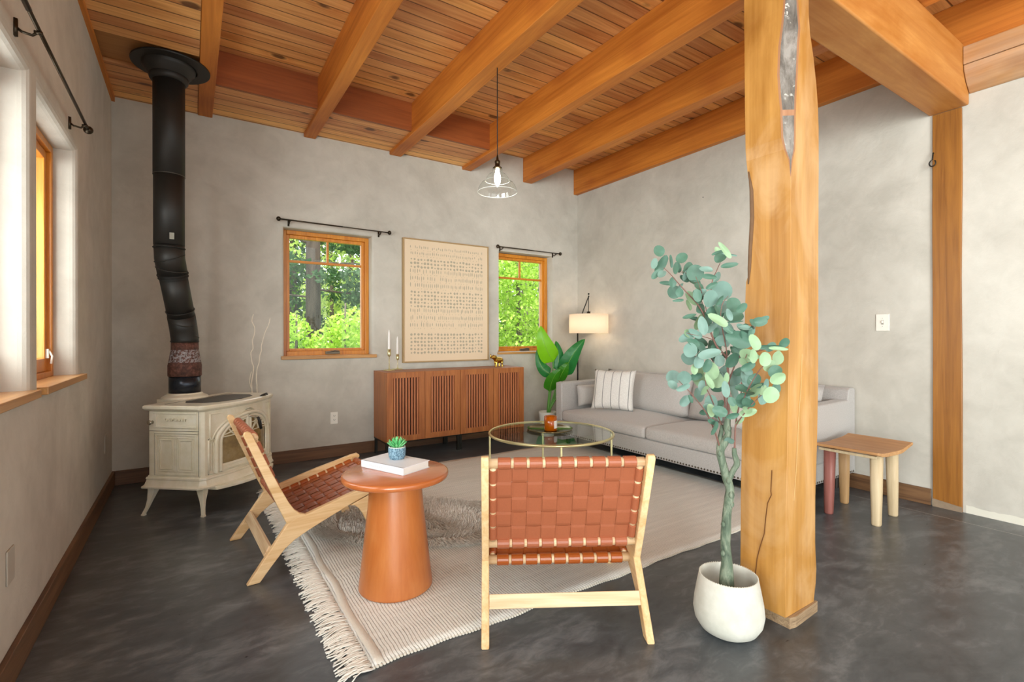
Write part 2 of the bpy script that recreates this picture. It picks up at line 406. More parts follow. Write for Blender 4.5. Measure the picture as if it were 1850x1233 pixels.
SOFAF = fabric('light_grey_linen', '#a9a4a0', '#bfbab6')
SOFASH = fabric('grey_linen_cushion', '#b0aaa5', '#c6c0bb')
STRIPEF = fabric('striped_cotton', '#d9d4ce', '#ece8e2', 300, stripes=('X', 0.088, 0.035, '#96938f'))
PATTF = fabric('patterned_white_cotton', '#dcd8d2', '#efece6', 300)
LEATHER = plain('cognac_leather', '#a35b3c', 0.45, 0, 0.08, 300, 0.10)
LEATHERR = plain('cognac_leather_roll', '#9f4e1b', 0.36, 0, 0.05, 300, 0.10)
# ================================================================== THE SETTING
XL, XR, YB, YF = -0.53, 4.385, 5.08, -2.6
ZC, ZR = 3.43, 3.13
def struct(name, bm, mat, parent=None, **kw):
    o = obj(name, bm, mat, parent, **kw)
    if not parent: o['kind'] = 'structure'
    return o
struct('floor', bx(XL-0.3, XR+0.3, YF, YB+0.3, -0.12, 0.0), CONC)
def wall_grid(us, vs_, holes, frame, thick, mat, name, bev=0.03):
    """wall plate with window holes; frame maps (u, v, depth) to the room"""
    bm = BM(); V = {}
    def vt(i, j, k):
        if (i, j, k) not in V: V[(i, j, k)] = bm.verts.new(frame(us[i], vs_[j], k*thick))
        return V[(i, j, k)]
    solid = lambda i, j: 0 <= i < len(us)-1 and 0 <= j < len(vs_)-1 and not any(a <= (us[i]+us[i+1])/2 <= b and c <= (vs_[j]+vs_[j+1])/2 <= d for a, b, c, d in holes)
    for i in range(len(us)-1):
        for j in range(len(vs_)-1):
            if not solid(i, j): continue
            bm.faces.new((vt(i,j,0), vt(i+1,j,0), vt(i+1,j+1,0), vt(i,j+1,0)))
            bm.faces.new((vt(i,j,1), vt(i,j+1,1), vt(i+1,j+1,1), vt(i+1,j,1)))
            for di, dj, a, b in ((-1,0,(i,j),(i,j+1)), (1,0,(i+1,j+1),(i+1,j)), (0,-1,(i+1,j),(i,j)), (0,1,(i,j+1),(i+1,j+1))):
                if not solid(i+di, j+dj):
                    bm.faces.new((vt(*a,0), vt(*b,0), vt(*b,1), vt(*a,1)))
    bmesh.ops.recalc_face_normals(bm, faces=bm.faces[:])
    # round only the hole edges on the room side
    he = []
    for e in bm.edges:
        if len(e.link_faces) == 2 and e.link_faces[0].normal.angle(e.link_faces[1].normal) > 1.0:
            m = (e.verts[0].co + e.verts[1].co)/2
            k = [kk for kk, vv in V.items() if vv in e.verts]
            if all(q[2] == 0 for q in k) and any(a-1e-4 <= us[k[0][0]] <= b+1e-4 and a-1e-4 <= us[k[1][0]] <= b+1e-4 and c-1e-4 <= vs_[k[0][1]] <= d+1e-4 and c-1e-4 <= vs_[k[1][1]] <= d+1e-4 for a, b, c, d in holes): he.append(e)
    if bev and he: bmesh.ops.bevel(bm, geom=he, offset=bev, segments=4, profile=0.5, affect='EDGES')
    bmesh.ops.recalc_face_normals(bm, faces=bm.faces[:])
    return struct(name, bm, mat)
# back wall: two windows
W1 = (0.742, 1.585, 1.01, 2.238); W2 = (3.132, 3.955, 1.00, 2.232)
wall_grid([XL-0.3, W1[0], W1[1], W2[0], W2[1], XR+0.3], [-0.12, W1[2], W1[3], ZC+0.1], [W1, W2], lambda u, v, d: (u, YB+d, v), 0.30, PLASTER, 'wall_back', 0.022)
# left wall: two deep window openings and an unseen one enlarged for light
LA = (2.80, 3.645, 0.985, 2.24); LB = (1.30, 2.655, 0.985, 2.24); LC = (-2.3, 0.75, 0.12, 2.90)
wall_grid([YF, LC[0], LC[1], LB[0], LB[1], LA[0], LA[1], YB], [-0.12, 0.12, 0.985, 2.24, 2.90, ZC+0.1], [LA, LB, LC], lambda u, v, d: (XL-d, u, v), 0.30, PLASTER, 'wall_left', 0.035)
struct('wall_right', bx(XR, XR+0.3, YF, YB, -0.12, ZC+0.1), PLASTER)
# ceiling deck, lowered first bay, soffit strip along the back wall
bm = BM(); box(bm, XL, XR, YF, YB, ZC, ZC+0.08)
box(bm, XL, 0.055, YF, 4.02, 3.135, 3.20)
box(bm, XL, 0.055, 4.45, YB, 3.14, 3.20)
for a, b in ((0.167, 0.919), (1.03, 1.771), (1.90, 2.635)): box(bm, a, b, 4.47, YB, 3.165, 3.20)
struct('ceiling', bm, DECK)
struct('trim_1', bx(XL, 0.055, 4.03, 4.44, 3.165, 3.19), PLY)
bm = BM(); box(bm, XL, XL+0.022, YF, YB, 3.10, 3.14); struct('trim_2', bm, BEAM)
for k, (a, b) in enumerate(((0.167, 0.919), (1.03, 1.771), (1.90, 2.635))):
    struct('trim_%d' % (k+3), bx(a, b, 4.45, 4.47, 3.162, ZC), BLOCKW)
# baseboards
struct('baseboard_left', bx(XL, XL+0.02, YF, YB, 0, 0.115), BASEWY, bevel=0.003)
struct('baseboard_back', bx(XL+0.02, XR-0.02, YB-0.02, YB, 0, 0.115), BASEW, bevel=0.003)
struct('baseboard_right', bx(XR-0.018, XR, 1.285, YB, 0, 0.115), BASEWY, bevel=0.003)
# windows in the back wall (frame, sash, muntins, pane, crank)
def back_window(name, W, yd, vx, sill, sill_t):
    x0, x1, z0, z1 = W; y0 = YB + yd
    r = D.objects.new(name, None); COL.objects.link(r); r.location = (0, 0, 0); r['kind'] = 'structure'
    bm = BM(); fw = 0.040
    box(bm, x0, x0+fw, y0, y0+0.12, z0, z1); box(bm, x1-fw, x1, y0, y0+0.12, z0, z1)
    box(bm, x0+fw, x1-fw, y0, y0+0.12, z1-fw, z1); box(bm, x0+fw, x1-fw, y0, y0+0.12, z0, z0+0.045)
    obj('window_frame', bm, FRAMEW, r, bevel=0.004)
    bm = BM(); s = 0.032; a0, a1, b0, b1 = x0+fw, x1-fw, z0+0.045, z1-fw; y1 = y0+0.028
    box(bm, a0, a0+s, y1, y1+0.05, b0, b1); box(bm, a1-s, a1, y1, y1+0.05, b0, b1); box(bm, a0+s, a1-s, y1, y1+0.05, b1-s, b1); box(bm, a0+s, a1-s, y1, y1+0.05, b0, b0+s*0.8)
    obj('window_sash', bm, FRAMEW, r, bevel=0.004)
    zm = b1 - s - 0.225
    bm = BM(); box(bm, a0+s, a1-s, y1+0.01, y1+0.035, zm-0.012, zm+0.012); box(bm, vx-0.011, vx+0.011, y1+0.01, y1+0.035, zm+0.012, b1-s)
    obj('muntin', bm, FRAMEWX, r, bevel=0.003)
    obj('window_pane', bx(a0+s, a1-s, y1+0.020, y1+0.024, b0+s*0.8, b1-s), GLASS, r)
    cx = vx + 0.03
    bm = BM(); box(bm, cx-0.065, cx+0.075, y0-0.025, y0, z0+0.012, z0+0.04); tube(bm, [(cx-0.05, y0-0.03, z0+0.03), (cx+0.02, y0-0.045, z0+0.046), (cx+0.06, y0-0.035, z0+0.04)], 0.007)
    obj('window_crank', bm, CRANK, r, bevel=0.003)
    sx0, sx1, sp = sill
    obj('window_sill', bx(sx0, sx1, YB-sp, y0+0.02, z0-sill_t, z0+0.003), SILLW, r, bevel=0.004)
GLASS = glass('window_glass'); CRANK = plain('bronze_crank', '#6e6455', 0.4, 0.6)
back_window('window_1', W1, 0.115, 1.175, (0.715, 1.625, 0.03), 0.03)
back_window('window_2', W2, 0.11, 3.545, (3.112, 3.99, 0.02), 0.022)
# left windows: frames set deep in the wall
def left_window(name, W, xd, sill, mull=False):
    y0, y1, z0, z1 = W; x0 = XL - xd
    r = D.objects.new(name, None); COL.objects.link(r); r['kind'] = 'structure'
    bm = BM(); fw = 0.04
    box(bm, x0-0.12, x0, y0, y0+fw, z0, z1); box(bm, x0-0.12, x0, y1-fw, y1, z0, z1)
    box(bm, x0-0.12, x0, y0+fw, y1-fw, z1-fw, z1); box(bm, x0-0.12, x0, y0+fw, y1-fw, z0, z0+0.03)
    obj('window_frame', bm, FRAMEW, r, bevel=0.004)
    s = 0.045; a0, a1, b0, b1 = y0+fw, y1-fw, z0+0.03, z1-fw; xs = x0-0.02
    bm = BM(); box(bm, xs-0.05, xs, a0, a0+s, b0, b1); box(bm, xs-0.05, xs, a1-s, a1, b0, b1); box(bm, xs-0.05, xs, a0+s, a1-s, b1-s, b1); box(bm, xs-0.05, xs, a0+s, a1-s, b0, b0+0.07)
    obj('window_sash', bm, FRAMEW, r, bevel=0.004)
    obj('window_pane', bx(xs-0.03, xs-0.026, a0+s, a1-s, b0+0.07, b1-s), GLASS, r)
    bm = BM(); box(bm, xs, xs+0.012, a1-0.03, a1-0.012, z0+0.10, z0+0.15); tube(bm, [(xs+0.012, a1-0.02, z0+0.14), (xs+0.025, a1-0.02, z0+0.11), (xs+0.02, a1-0.02, z0+0.07)], 0.005)
    obj('latch', bm, WHITEP, r)
    obj('window_sill', bx(x0, XL+sill[2], sill[0], sill[1], z0-0.030, z0+0.003), SILLWY, r, bevel=0.004)
left_window('window_3', LA, 0.10, (2.815, 3.75, 0.028))
left_window('window_4', LB, 0.10, (1.2, 2.70, 0.028))
left_window('window_unseen_light', LC, 0.16, (-2.3, 0.75, 0.0))  # unseen window, enlarged to let the added left lamp in

# ================================================================== TIMBER
RAF = [(0.057, 0.165, 'ceiling rafter nearest the left wall, passing beside the stovepipe flange'),
       (0.919, 1.028, 'second ceiling rafter from the left wall, between stovepipe and pendant'),
       (1.771, 1.898, 'ceiling rafter from which the glass pendant cord hangs'),
       (2.635, 2.75, 'ceiling rafter just right of the pendant, crossing above the painting side'),
       (3.49, 3.62, 'second ceiling rafter out from the right wall, ending on the plaster'),
       (4.316, 4.384, 'ceiling rafter lying tight along the top of the right wall')]
for k, (a, b, lab) in enumerate(RAF):
    o = obj('ceiling_rafter', bx(0, b-a, YF, YB if k < 4 else YB-0.002, 3.13 if k < 5 else 3.10, ZC), BEAM, bevel=0.006)
    o.location = (a, 0, 0); tag(o, lab, 'rafter', 'orange ceiling rafters')
# big crossbeam from the post to the right wall
bm = BM(); x1 = XR-0.001
prism(bm, [(2.285, 2.752), (2.285, 3.125), (x1, 3.125), (x1, 2.75),], (0, 1.295, 0), (1, 0, 0), (0, 0, 1), 0.0, 0.215)
bmesh.ops.recalc_face_normals(bm, faces=bm.faces[:])
o = obj('timber_crossbeam', bm, BEAMX, bevel=0.012, seg=3); tag(o, 'massive pale timber crossbeam running from the live-edge post to the right wall', 'beam')
# plate boards on the wall beyond the beam
bm = BM(); prism(bm, [(0, 2.98), (-0.135, 2.98), (-0.135, 3.098), (0, 3.098)], (XR-0.001, 0, 0), (1, 0, 0), (0, 0, 1), -1.078, 2.5)
bmesh.ops.recalc_face_normals(bm, faces=bm.faces[:])
tag(obj('wall_plate_board', bm, PLATEW, bevel=0.004), 'upper pale board under the rafter at top right of the right wall', 'board', 'boards topping the right wall')
bm = BM(); prism(bm, [(0, 2.822), (-0.02, 2.825), (-0.085, 2.88), (-0.125, 2.94), (-0.13, 2.978), (0, 2.978)], (XR-0.001, 0, 0), (1, 0, 0), (0, 0, 1), -1.078, 2.5)
bmesh.ops.recalc_face_normals(bm, faces=bm.faces[:])
tag(obj('wall_plate_board', bm, PLATEW, bevel=0.006), 'lower rounded pale board directly on the plaster right of the crossbeam', 'board', 'boards topping the right wall')
# post on the right wall
t = thing('wall_post', 'dark golden flat timber post set in the right wall under the crossbeam', 'post', (XR, 1.195, 0))
bm = BM()
prism(bm, [(-0.080, 0.0), (-0.080, 0.9), (-0.076, 1.6), (-0.082, 2.3), (-0.080, 2.748), (0.078, 2.748), (0.080, 1.9), (0.077, 1.2), (0.080, 0.0)], (-0.001, 0, 0), (0, 1, 0), (0, 0, 1), -0.0, -0.016)
bmesh.ops.recalc_face_normals(bm, faces=bm.faces[:])
obj('post_timber', bm, WALLPOSTW, t, bevel=0.004)
bm = BM(); prism(bm, [(-0.080, 0.0), (-0.080, 0.035), (0.08, 0.055), (0.08, 0.0)], (-0.0175, 0, 0), (0, 1, 0), (0, 0, 1), 0.0, -0.002); bmesh.ops.recalc_face_normals(bm, faces=bm.faces[:])
obj('stained_foot', bm, plain('weathered_foot', '#8f7a64', 0.7, var=0.3), t)
bm = BM(); c0 = Vector((-0.030, 0.070, 2.48)); tube(bm, [c0+Vector((0.02,0,0)), c0, c0+Vector((-0.005, 0.0, -0.03)), c0+Vector((-0.012, 0.0, -0.05))], 0.004)
tube(bm, [c0+Vector((-0.012, 0.018*math.sin(a), -0.075+0.022*math.cos(a))) for a in lsp(0.2, 5.6, 14)], 0.004)
obj('hook', bm, BLACKM, t, smooth=True)

# ------------------------------------------------------------------ live-edge post
def px_x(px, y):   # x on the plane y where the photo shows px
    return on(px, 607, 'y', y).x
def px_y(px, x):
    return on(px, 607, 'x', x).y
LV = [ # z, near corner px, left edge px, right edge px, bark pocket half size left, right
 (0.045, 1418.5, 1336, 1469, 0, 0), (0.12, 1418.5, 1336.5, 1473, 0, 0), (0.18, 1418.7, 1337, 1474, 0, 0), (0.30, 1419, 1337.5, 1472, 0, 0),
 (0.5, 1420, 1338, 1472.5, 0, 0), (0.75, 1422.5, 1340, 1476, 0, 0), (1.0, 1424.5, 1343.5, 1478, 0, 0), (1.2, 1426, 1345, 1478, 0, 0),
 (1.32, 1428, 1346, 1478.5, 0, 0), (1.44, 1429, 1348, 1478.5, 0, 0), (1.46, 1429, 1351, 1478.5, 0, 0), (1.6, 1429, 1353.5, 1478.5, 0, 0), (1.75, 1429, 1357.5, 1479, 0, 0), (1.86, 1429, 1355, 1479, 0, 0),
 (1.93, 1429, 1351, 1479.5, 2, 2), (1.98, 1429, 1349, 1479.5, 9, 6), (2.03, 1427.5, 1347.5, 1479.5, 12, 8), (2.12, 1427, 1347, 1479.5, 13, 8.5), (2.145, 1427, 1347, 1479, 13, 9), (2.2, 1426.5, 1346.5, 1478.5, 15, 10), (2.3, 1427, 1346.3, 1475.5, 18, 12), (2.42, 1428, 1346, 1470, 17, 13), (2.5, 1429.5, 1346, 1464.5, 14, 14), (2.58, 1431, 1345.5, 1462, 12, 10), (2.8, 1431, 1345.5, 1462, 7, 6), (2.95, 1430, 1345.5, 1462, 0, 0), (3.128, 1430, 1345.5, 1462, 0, 0)]
bm = BM(); R = []
for (z, pn, pl_, pr, a, b) in LV:
    yn = 1.07; xn = px_x(pn, yn); yb = px_y(pl_, xn); xr = px_x(pr, yn)
    da = max((px_y(pn-a, xn) - yn) if a else 0.0, 0.0008); db = max((px_x(pn+b, yn) - xn) if b else 0.0, 0.0008)
    ca = da*1.14 + (0.004 if a else 0.0004); cb = db*1.14 + (0.006 if b else 0.0004)
    # going round: back-left, left face to the pocket, pocket, right face, back-right
    R.append([(xn, yb, z), (xn, yn+ca, z), (xn+0.001, yn+da, z), (xn+db, yn+0.001, z), (xn+cb, yn, z), (xr, yn, z), (xr+0.004, yb-0.01, z)])
L = rings(bm, R)
for f in bm.faces:
    c = f.calc_center_median(); 
bm.faces.ensure_lookup_table()
nseg = 7
for k in range(len(R)-1):
    for i in range(nseg):
        f = bm.faces[k*nseg+i]; z = (R[k][0][2]+R[k+1][0][2])/2; a = LV[k][4] or LV[k+1][4]
        if a: f.material_index = 2 if (i == 2 and not (2.125 < z < 2.14)) else (1 if i in (1, 2, 3) else 0)
bmesh.ops.recalc_face_normals(bm, faces=bm.faces[:])
def bark():
    n = N('lichen_bark'); P3 = n.tc.outputs['Object']
    a = n.noise(n.map(P3, (18, 18, 5)), 1, 6, 0.7, 0.5); c = n.ramp(a, [(0.3, srgb('#403830')), (0.5, srgb('#756d65')), (0.62, srgb('#938b83'))])
    v = n.vor(n.mix(0.08, P3, n.noise(P3, 30, 3, out=1)), 34); sp = n.ramp(v, [(0.0, WHT), (0.2, WHT), (0.34, BLK)])
    c = n.mix(n.math('MULTIPLY', sp, n.ramp(n.noise(P3, 14, 2), [(0.48, BLK), (0.56, WHT)])), c, srgb('#bdb8ae'))
    n.col(c); n.set(Roughness=0.95); n.bump(a, 0.8, 0.02); return n.m
CAMB = wood('cambium_edge', '#8b5a3a', '#a97a58', 'Z', 1, 0.6)
t = thing('timber_post', 'live-edge square timber post with a grey bark pocket, standing behind the white pot', 'post', (0, 0, 0))
obj('post_timber', bm, [POSTW, CAMB, bark()], t, bevel=0.0)
bm = BM(); prism(bm, [(2.046, 1.06), (2.085, 1.052), (2.28, 1.062), (2.275, 1.27), (2.05, 1.27)], (0, 0, 0), (1, 0, 0), (0, 1, 0), 0.0, 0.045); bmesh.ops.recalc_face_normals(bm, faces=bm.faces[:])
obj('plinth', bm, wood('grey_end_grain', '#6a5138', '#b79a78', 'X', 3, 0.7, stretch=20), t)
# drying cracks and the loose bark sliver on the left arris
def strip_on(bm, pts, wds, face):
    L_ = []
    for (px, py), w_ in zip(pts, wds):
        if face == 'L':
            x = 2.0585 + 0.010*0; p = on(px, py, 'x', 2.054); q = on(px+w_, py, 'x', 2.054)
        else: p = on(px, py, 'y', 1.068); q = on(px+w_, py, 'y', 1.068)
        L_.append((p, q))
    for (a, b), (c, d) in zip(L_[:-1], L_[1:]):
        bm.faces.new([bm.verts.new(v_) for v_ in (a, b, d, c)])
CRACK = plain('wood_crack', '#6b3f18', 0.9)
bm = BM()
for s_, e_ in (((1430.0, 0), 0),): pass
xn0 = px_x(1419, 1.07)
def crack(bm, pts, w0):
    for (a, b) in zip(pts[:-1], pts[1:]):
        d = (b-a); n_ = Vector((0.0, 1, 0)) if abs(a.x-b.x) < 0.02 and a.y > 1.08 else Vector((1, 0, 0))
        bm.faces.new([bm.verts.new(q) for q in (a-n_*w0, a+n_*w0, b+n_*w0, b-n_*w0)])
cr = [(1394, 850), (1392, 888), (1393, 895), (1386, 910), (1383, 935), (1380, 965), (1372, 990), (1367, 1010), (1364, 1038)]
crack(bm, [on(a, b, 'x', xn0-0.0035+0.0000) for a, b in cr], 0.0022)
obj('drying_crack', bm, CRACK, t); bm = BM()
cr2 = [(1449, 640), (1447, 700), (1444, 735), (1441, 790), (1438, 850), (1434, 905)]
crack(bm, [on(a, b, 'y', 1.0685) for a, b in cr2], 0.0012)
obj('pale_crack', bm, plain('resin_crack', '#efc98a', 0.6), t)
bm = BM(); tube(bm, [(px_x(1429, 1.07)-0.001, px_y(p_, px_x(1429, 1.07))-0.006, z_) for p_, z_ in ((1350, 1.43), (1352, 1.5), (1354, 1.6), (1357, 1.72), (1356, 1.84), (1351, 1.93))], [0.003, 0.008, 0.009, 0.010, 0.009, 0.003], 6)
obj('bark_edge', bm, plain('brown_bark', '#6e5138', 0.9, bump=0.5, var=0.3), t, smooth=True)

# ================================================================== wall fittings
def curtain_rod(label, p0, p1, stand, r0=0.007, brackets=(0.08, 0.92), grp='black curtain rods over the windows', joint=None):
    """p0-p1 along the rod; stand = vector from the rod back to the wall"""
    p0, p1, st = Vector(p0), Vector(p1), Vector(stand); d = (p1-p0).normalized(); L_ = (p1-p0).length
    t = thing('curtain_rod', label, 'curtain rod', p0, 0, grp)
    bm = BM(); tube(bm, [(0, 0, 0), d*L_*0.55], r0, 10); tube(bm, [d*L_*0.5, d*L_], r0*0.8, 10); obj('rod', bm, BRONZE, t, smooth=True)
    for s_, e_ in ((0, -1), (1, 1)):
        bm = BM(); c = d*L_*s_ + d*e_*0.012
        R = []; u = Vector((0, 0, 1)); v = d.cross(u)
        for q, r in ((-0.02, 0.006), (-0.016, 0.012), (-0.010, 0.020), (0, 0.023), (0.010, 0.020), (0.016, 0.012), (0.019, 0.004)):
            R.append([c + d*q + (u*math.cos(a)+v*math.sin(a))*r for a in lsp(0, 2*PI, 13)[:-1]])
        rings(bm, R); bmesh.ops.recalc_face_normals(bm, faces=bm.faces[:]); obj('finial', bm, BRONZE, t, smooth=True)
    for f_ in brackets:
        bm = BM(); c = d*L_*f_
        tube(bm, [c+Vector((0, 0, -0.012)), c+st*0.25+Vector((0, 0, -0.028)), c+st*0.7+Vector((0, 0, -0.024)), c+st*0.97+Vector((0, 0, -0.010))], 0.005, 6)
        q = c + st*0.97; u = d
        tube(bm, [q+Vector((0, 0, 0.018)), q+Vector((0, 0, -0.045))], 0.009, 6)
        tube(bm, [c+Vector((0, 0, -0.014))+st.normalized()*-0.012, c+Vector((0, 0, -0.014))+st.normalized()*0.012], 0.007, 6)
        obj('bracket', bm, BRONZE, t, smooth=True)
curtain_rod('black curtain rod over the left back window, beside the painting', (0.70, YB-0.07, 2.296), (1.735, YB-0.07, 2.285), (0, 0.069, 0))
curtain_rod('short black curtain rod over the back window right of the painting', (3.09, YB-0.07, 2.275), (4.02, YB-0.07, 2.270), (0, 0.069, 0), brackets=(0.06, 0.93))
curtain_rod('long black curtain rod over the deep windows on the left wall', (XL+0.065, 0.9, 2.33), (XL+0.065, 3.50, 2.33), (-0.064, 0, 0), r0=0.009, brackets=(0.1, 0.60, 0.965))
# outlet, blank plate, switch
t = thing('wall_outlet', 'white duplex outlet on the back wall between stove and console', 'outlet', (1.2, YB, 0.386))
obj('cover_plate', bx(-0.036, 0.036, -0.007, 0, -0.06, 0.06), WHITEP, t, bevel=0.004)
for s_ in (-1, 1):
    rc = obj('receptacle', lathe(BM(), [(0.017, -0.002), (0.017, 0.0)], 20), WHITEP, t, smooth=False, loc=(0, -0.0075, 0.020*s_)); rc.rotation_euler = (PI/2, 0, 0)
    bm = BM(); box(bm, -0.008, -0.005, -0.0105, -0.0088, 0.02*s_-0.001, 0.02*s_+0.008); box(bm, 0.005, 0.008, -0.0105, -0.0088, 0.02*s_-0.001, 0.02*s_+0.008); box(bm, -0.002, 0.002, -0.0105, -0.0088, 0.02*s_-0.009, 0.02*s_-0.005)
    obj('slot', bm, DARKSLOT, t)
tag(obj('blank_wall_plate', bx(XL, XL+0.006, 2.355, 2.437, 0.342, 0.462), plain('painted_plate', '#b7b0a4', 0.6), bevel=0.003), 'plaster-coloured cover plate low on the left wall above the baseboard', 'wall plate')
tag(obj('blank_wall_plate', bx(XL, XL+0.006, 4.66, 4.74, 0.34, 0.47), plain('painted_plate_b', '#b7b0a4', 0.6), bevel=0.003), 'plaster-coloured cover plate on the left wall beside the stove side', 'wall plate')
t = thing('light_switch', 'white toggle switch plate on the right wall between posts', 'light switch', (XR, 1.576, 1.299))
obj('cover_plate', bx(-0.007, 0, -0.044, 0.044, -0.064, 0.064), WHITEP, t, bevel=0.004)
obj('toggle', bx(-0.016, -0.007, -0.005, 0.005, -0.004, 0.014), WHITEP, t, bevel=0.002)
bm = BM(); box(bm, -0.008, -0.0068, -0.008, 0.008, -0.016, 0.018); lathe(bm, [(0.003, 0), (0.003, 0.001)], 8, (-0.0075, 0, 0.03)); box(bm, -0.008, -0.0068, -0.002, 0.002, -0.032, -0.028); box(bm, -0.008, -0.0068, -0.002, 0.002, 0.030, 0.034)
obj('toggle_slot', bm, plain('switch_grey', '#a9a196', 0.6), t)  # grey slot around the toggle, with the plate screws
tag(obj('wall_screw', lathe(BM(), [(0.006, 0), (0.006, 0.004)], 8), DARKSLOT, loc=(XR-0.004, on(1271, 357, 'x', XR).y, on(1271, 357, 'x', XR).z)), 'tiny dark nail in the right wall above the eucalyptus', 'nail')
# ================================================================== RUG AND SHEEPSKIN
RX0, RX1, RY0, RY1, RT = 0.545, 3.62, 1.762, 4.262, 0.009
t = thing('area_rug', 'large cream ribbed flatweave rug with a fringed end under the chairs and tables', 'rug', (0, 0, 0))
bm = BM(); nx = 60; ny = 50; V = {}
rnd = random.Random(3)
def rug_z(x, y): return RT + 0.0018*math.sin(x*9+y*3) + 0.0012*math.sin(y*17-x*5)
def rug_xy(i, j):
    x = RX0 + (RX1-RX0)*i/nx; y = RY0 + (RY1-RY0)*j/ny
    return x + (0.006*math.sin(y*11) if i == 0 else 0) , y + (0.006*math.sin(x*9+1)+0.003*math.sin(x*31) if j in (0, ny) else 0)
for i in range(nx+1):
    for j in range(ny+1):
        x, y = rug_xy(i, j); V[i, j] = (bm.verts.new((x, y, rug_z(x, y))), bm.verts.new((x, y, 0.0005)) if i in (0, nx) or j in (0, ny) else None)
for i in range(nx):
    for j in range(ny): bm.faces.new((V[i,j][0], V[i+1,j][0], V[i+1,j+1][0], V[i,j+1][0]))
edge = [(i, 0) for i in range(nx)] + [(nx, j) for j in range(ny)] + [(i, ny) for i in range(nx, 0, -1)] + [(0, j) for j in range(ny, 0, -1)]
for a, b in zip(edge, edge[1:]+edge[:1]): bm.faces.new((V[a][1], V[b][1], V[b][0], V[a][0]))
obj('woven_field', bm, RUG, t, smooth=True)
bm = BM()
for j in range(ny):
    y0 = RY0 + (RY1-RY0)*j/ny; y1 = RY0 + (RY1-RY0)*(j+1)/ny; a = RX0-0.002+0.006*math.sin(y0*11); b = RX0-0.002+0.006*math.sin(y1*11)
    bm.faces.new([bm.verts.new(q) for q in ((a, y0, 0.001), (a+0.045, y0, rug_z(a+.04, y0)+0.003), (b+0.045, y1, rug_z(b+.04, y1)+0.003), (b, y1, 0.001))])
bmesh.ops.remove_doubles(bm, verts=bm.verts[:], dist=0.0005)
bmesh.ops.solidify(bm, geom=bm.faces[:], thickness=-0.003)
obj('selvedge_band', bm, plain('cotton_band', '#e3ddd0', 0.95, bump=0.4, bscale=200, var=0.08), t, smooth=True)
# loops along the two long edges
bm = BM()
for (yy, s_) in ((RY0, -1), (RY1, 1)):
    n_ = int((RX1-RX0)/0.0135)
    for k in range(n_):
        x = RX0 + (k+0.5)*0.0135; y_ = yy + 0.006*math.sin(x*9+1)+0.003*math.sin(x*31)
        lathe(bm, [(0.0005, 0.0), (0.0066, 0.002), (0.0066, 0.006), (0.0005, 0.011)], 6, (x, y_+s_*0.002, 0), False, False)
tag(obj('edge_loops', bm, plain('wool_loops', '#d9d2c4', 0.95, var=0.15), t, smooth=True), kind='stuff')
bm = BM(); y = RY0 - 0.012
while y < RY1 + 0.01:
    for q in range(3):
        L_ = rnd.uniform(0.065, 0.125); yy = y + rnd.uniform(-0.006, 0.006); x = RX0 + rnd.uniform(-0.006, 0.004); z = rnd.uniform(0.004, 0.010); ph = rnd.uniform(0, 6)
        pts = []; dr = rnd.uniform(-0.35, 0.20)
        for s_ in lsp(0, 1, 5):
            pts.append((x - L_*s_, yy + dr*L_*s_*s_ + 0.004*math.sin(ph+s_*7), max(0.0035, z + 0.006*math.sin(PI*s_) - 0.004*s_)))
        tube(bm, pts, [0.0022, 0.003, 0.0028, 0.0026, 0.0035], 4)
    y += 0.0085
tag(obj('fringe', bm, plain('cotton_fringe', '#efeae0', 0.95, var=0.12), t, smooth=True), kind='stuff')

# sheepskin on the rug
t = thing('sheepskin', 'grey-beige shaggy sheepskin lying on the rug beside the round side table', 'fur rug', (1.24, 2.97, 0.010), math.radians(-33))
def skin_r(a): return 0.70*(1+0.05*math.sin(3*a+1)+0.04*math.sin(5*a)), 0.40*(1+0.07*math.sin(4*a)+0.04*math.sin(7*a+2))
bm = BM(); R = []
for s_, z in ((0.02, 0.022), (0.5, 0.020), (0.85, 0.014), (1.0, 0.001)):
    R.append([(skin_r(a)[0]*math.cos(a)*s_, skin_r(a)[1]*math.sin(a)*s_, z) for a in lsp(0, 2*PI, 41)[:-1]])
rings(bm, R); bmesh.ops.recalc_face_normals(bm, faces=bm.faces[:])
obj('hide', bm, plain('fur_base', '#b3aa9d', 0.95, var=0.2), t, smooth=True)
vs_, fs_ = [], []; rn = random.Random(5)
for k in range(15000):
    a = rn.uniform(0, 2*PI); s_ = math.sqrt(rn.random()); x = skin_r(a)[0]*math.cos(a)*s_; y = skin_r(a)[1]*math.sin(a)*s_
    fl = 0.9*math.sin(x*7+1.3*math.sin(y*9)) + 0.7*math.sin(y*11+x*5) + rn.uniform(-0.5, 0.5) + 0.4
    L_ = rn.uniform(0.035, 0.075); dx, dy = math.cos(fl), math.sin(fl); wv = 0.0016
    if s_ > 0.8: dx, dy = 0.5*dx+0.9*math.cos(a), 0.5*dy+0.9*math.sin(a); m = math.hypot(dx, dy); dx /= m; dy /= m
    z0 = 0.018*(1-s_**3); px, py = -dy*wv, dx*wv; b = len(vs_)
    hz = rn.uniform(0.012, 0.03)
    vs_ += [(x-px, y-py, z0), (x+px, y+py, z0), (x+dx*L_*0.5+px, y+dy*L_*0.5+py, z0+hz), (x+dx*L_*0.5-px, y+dy*L_*0.5-py, z0+hz), (x+dx*L_, y+dy*L_, z0+hz*0.55+0.002)]
    fs_ += [(b, b+1, b+2, b+3), (b+3, b+2, b+4)]
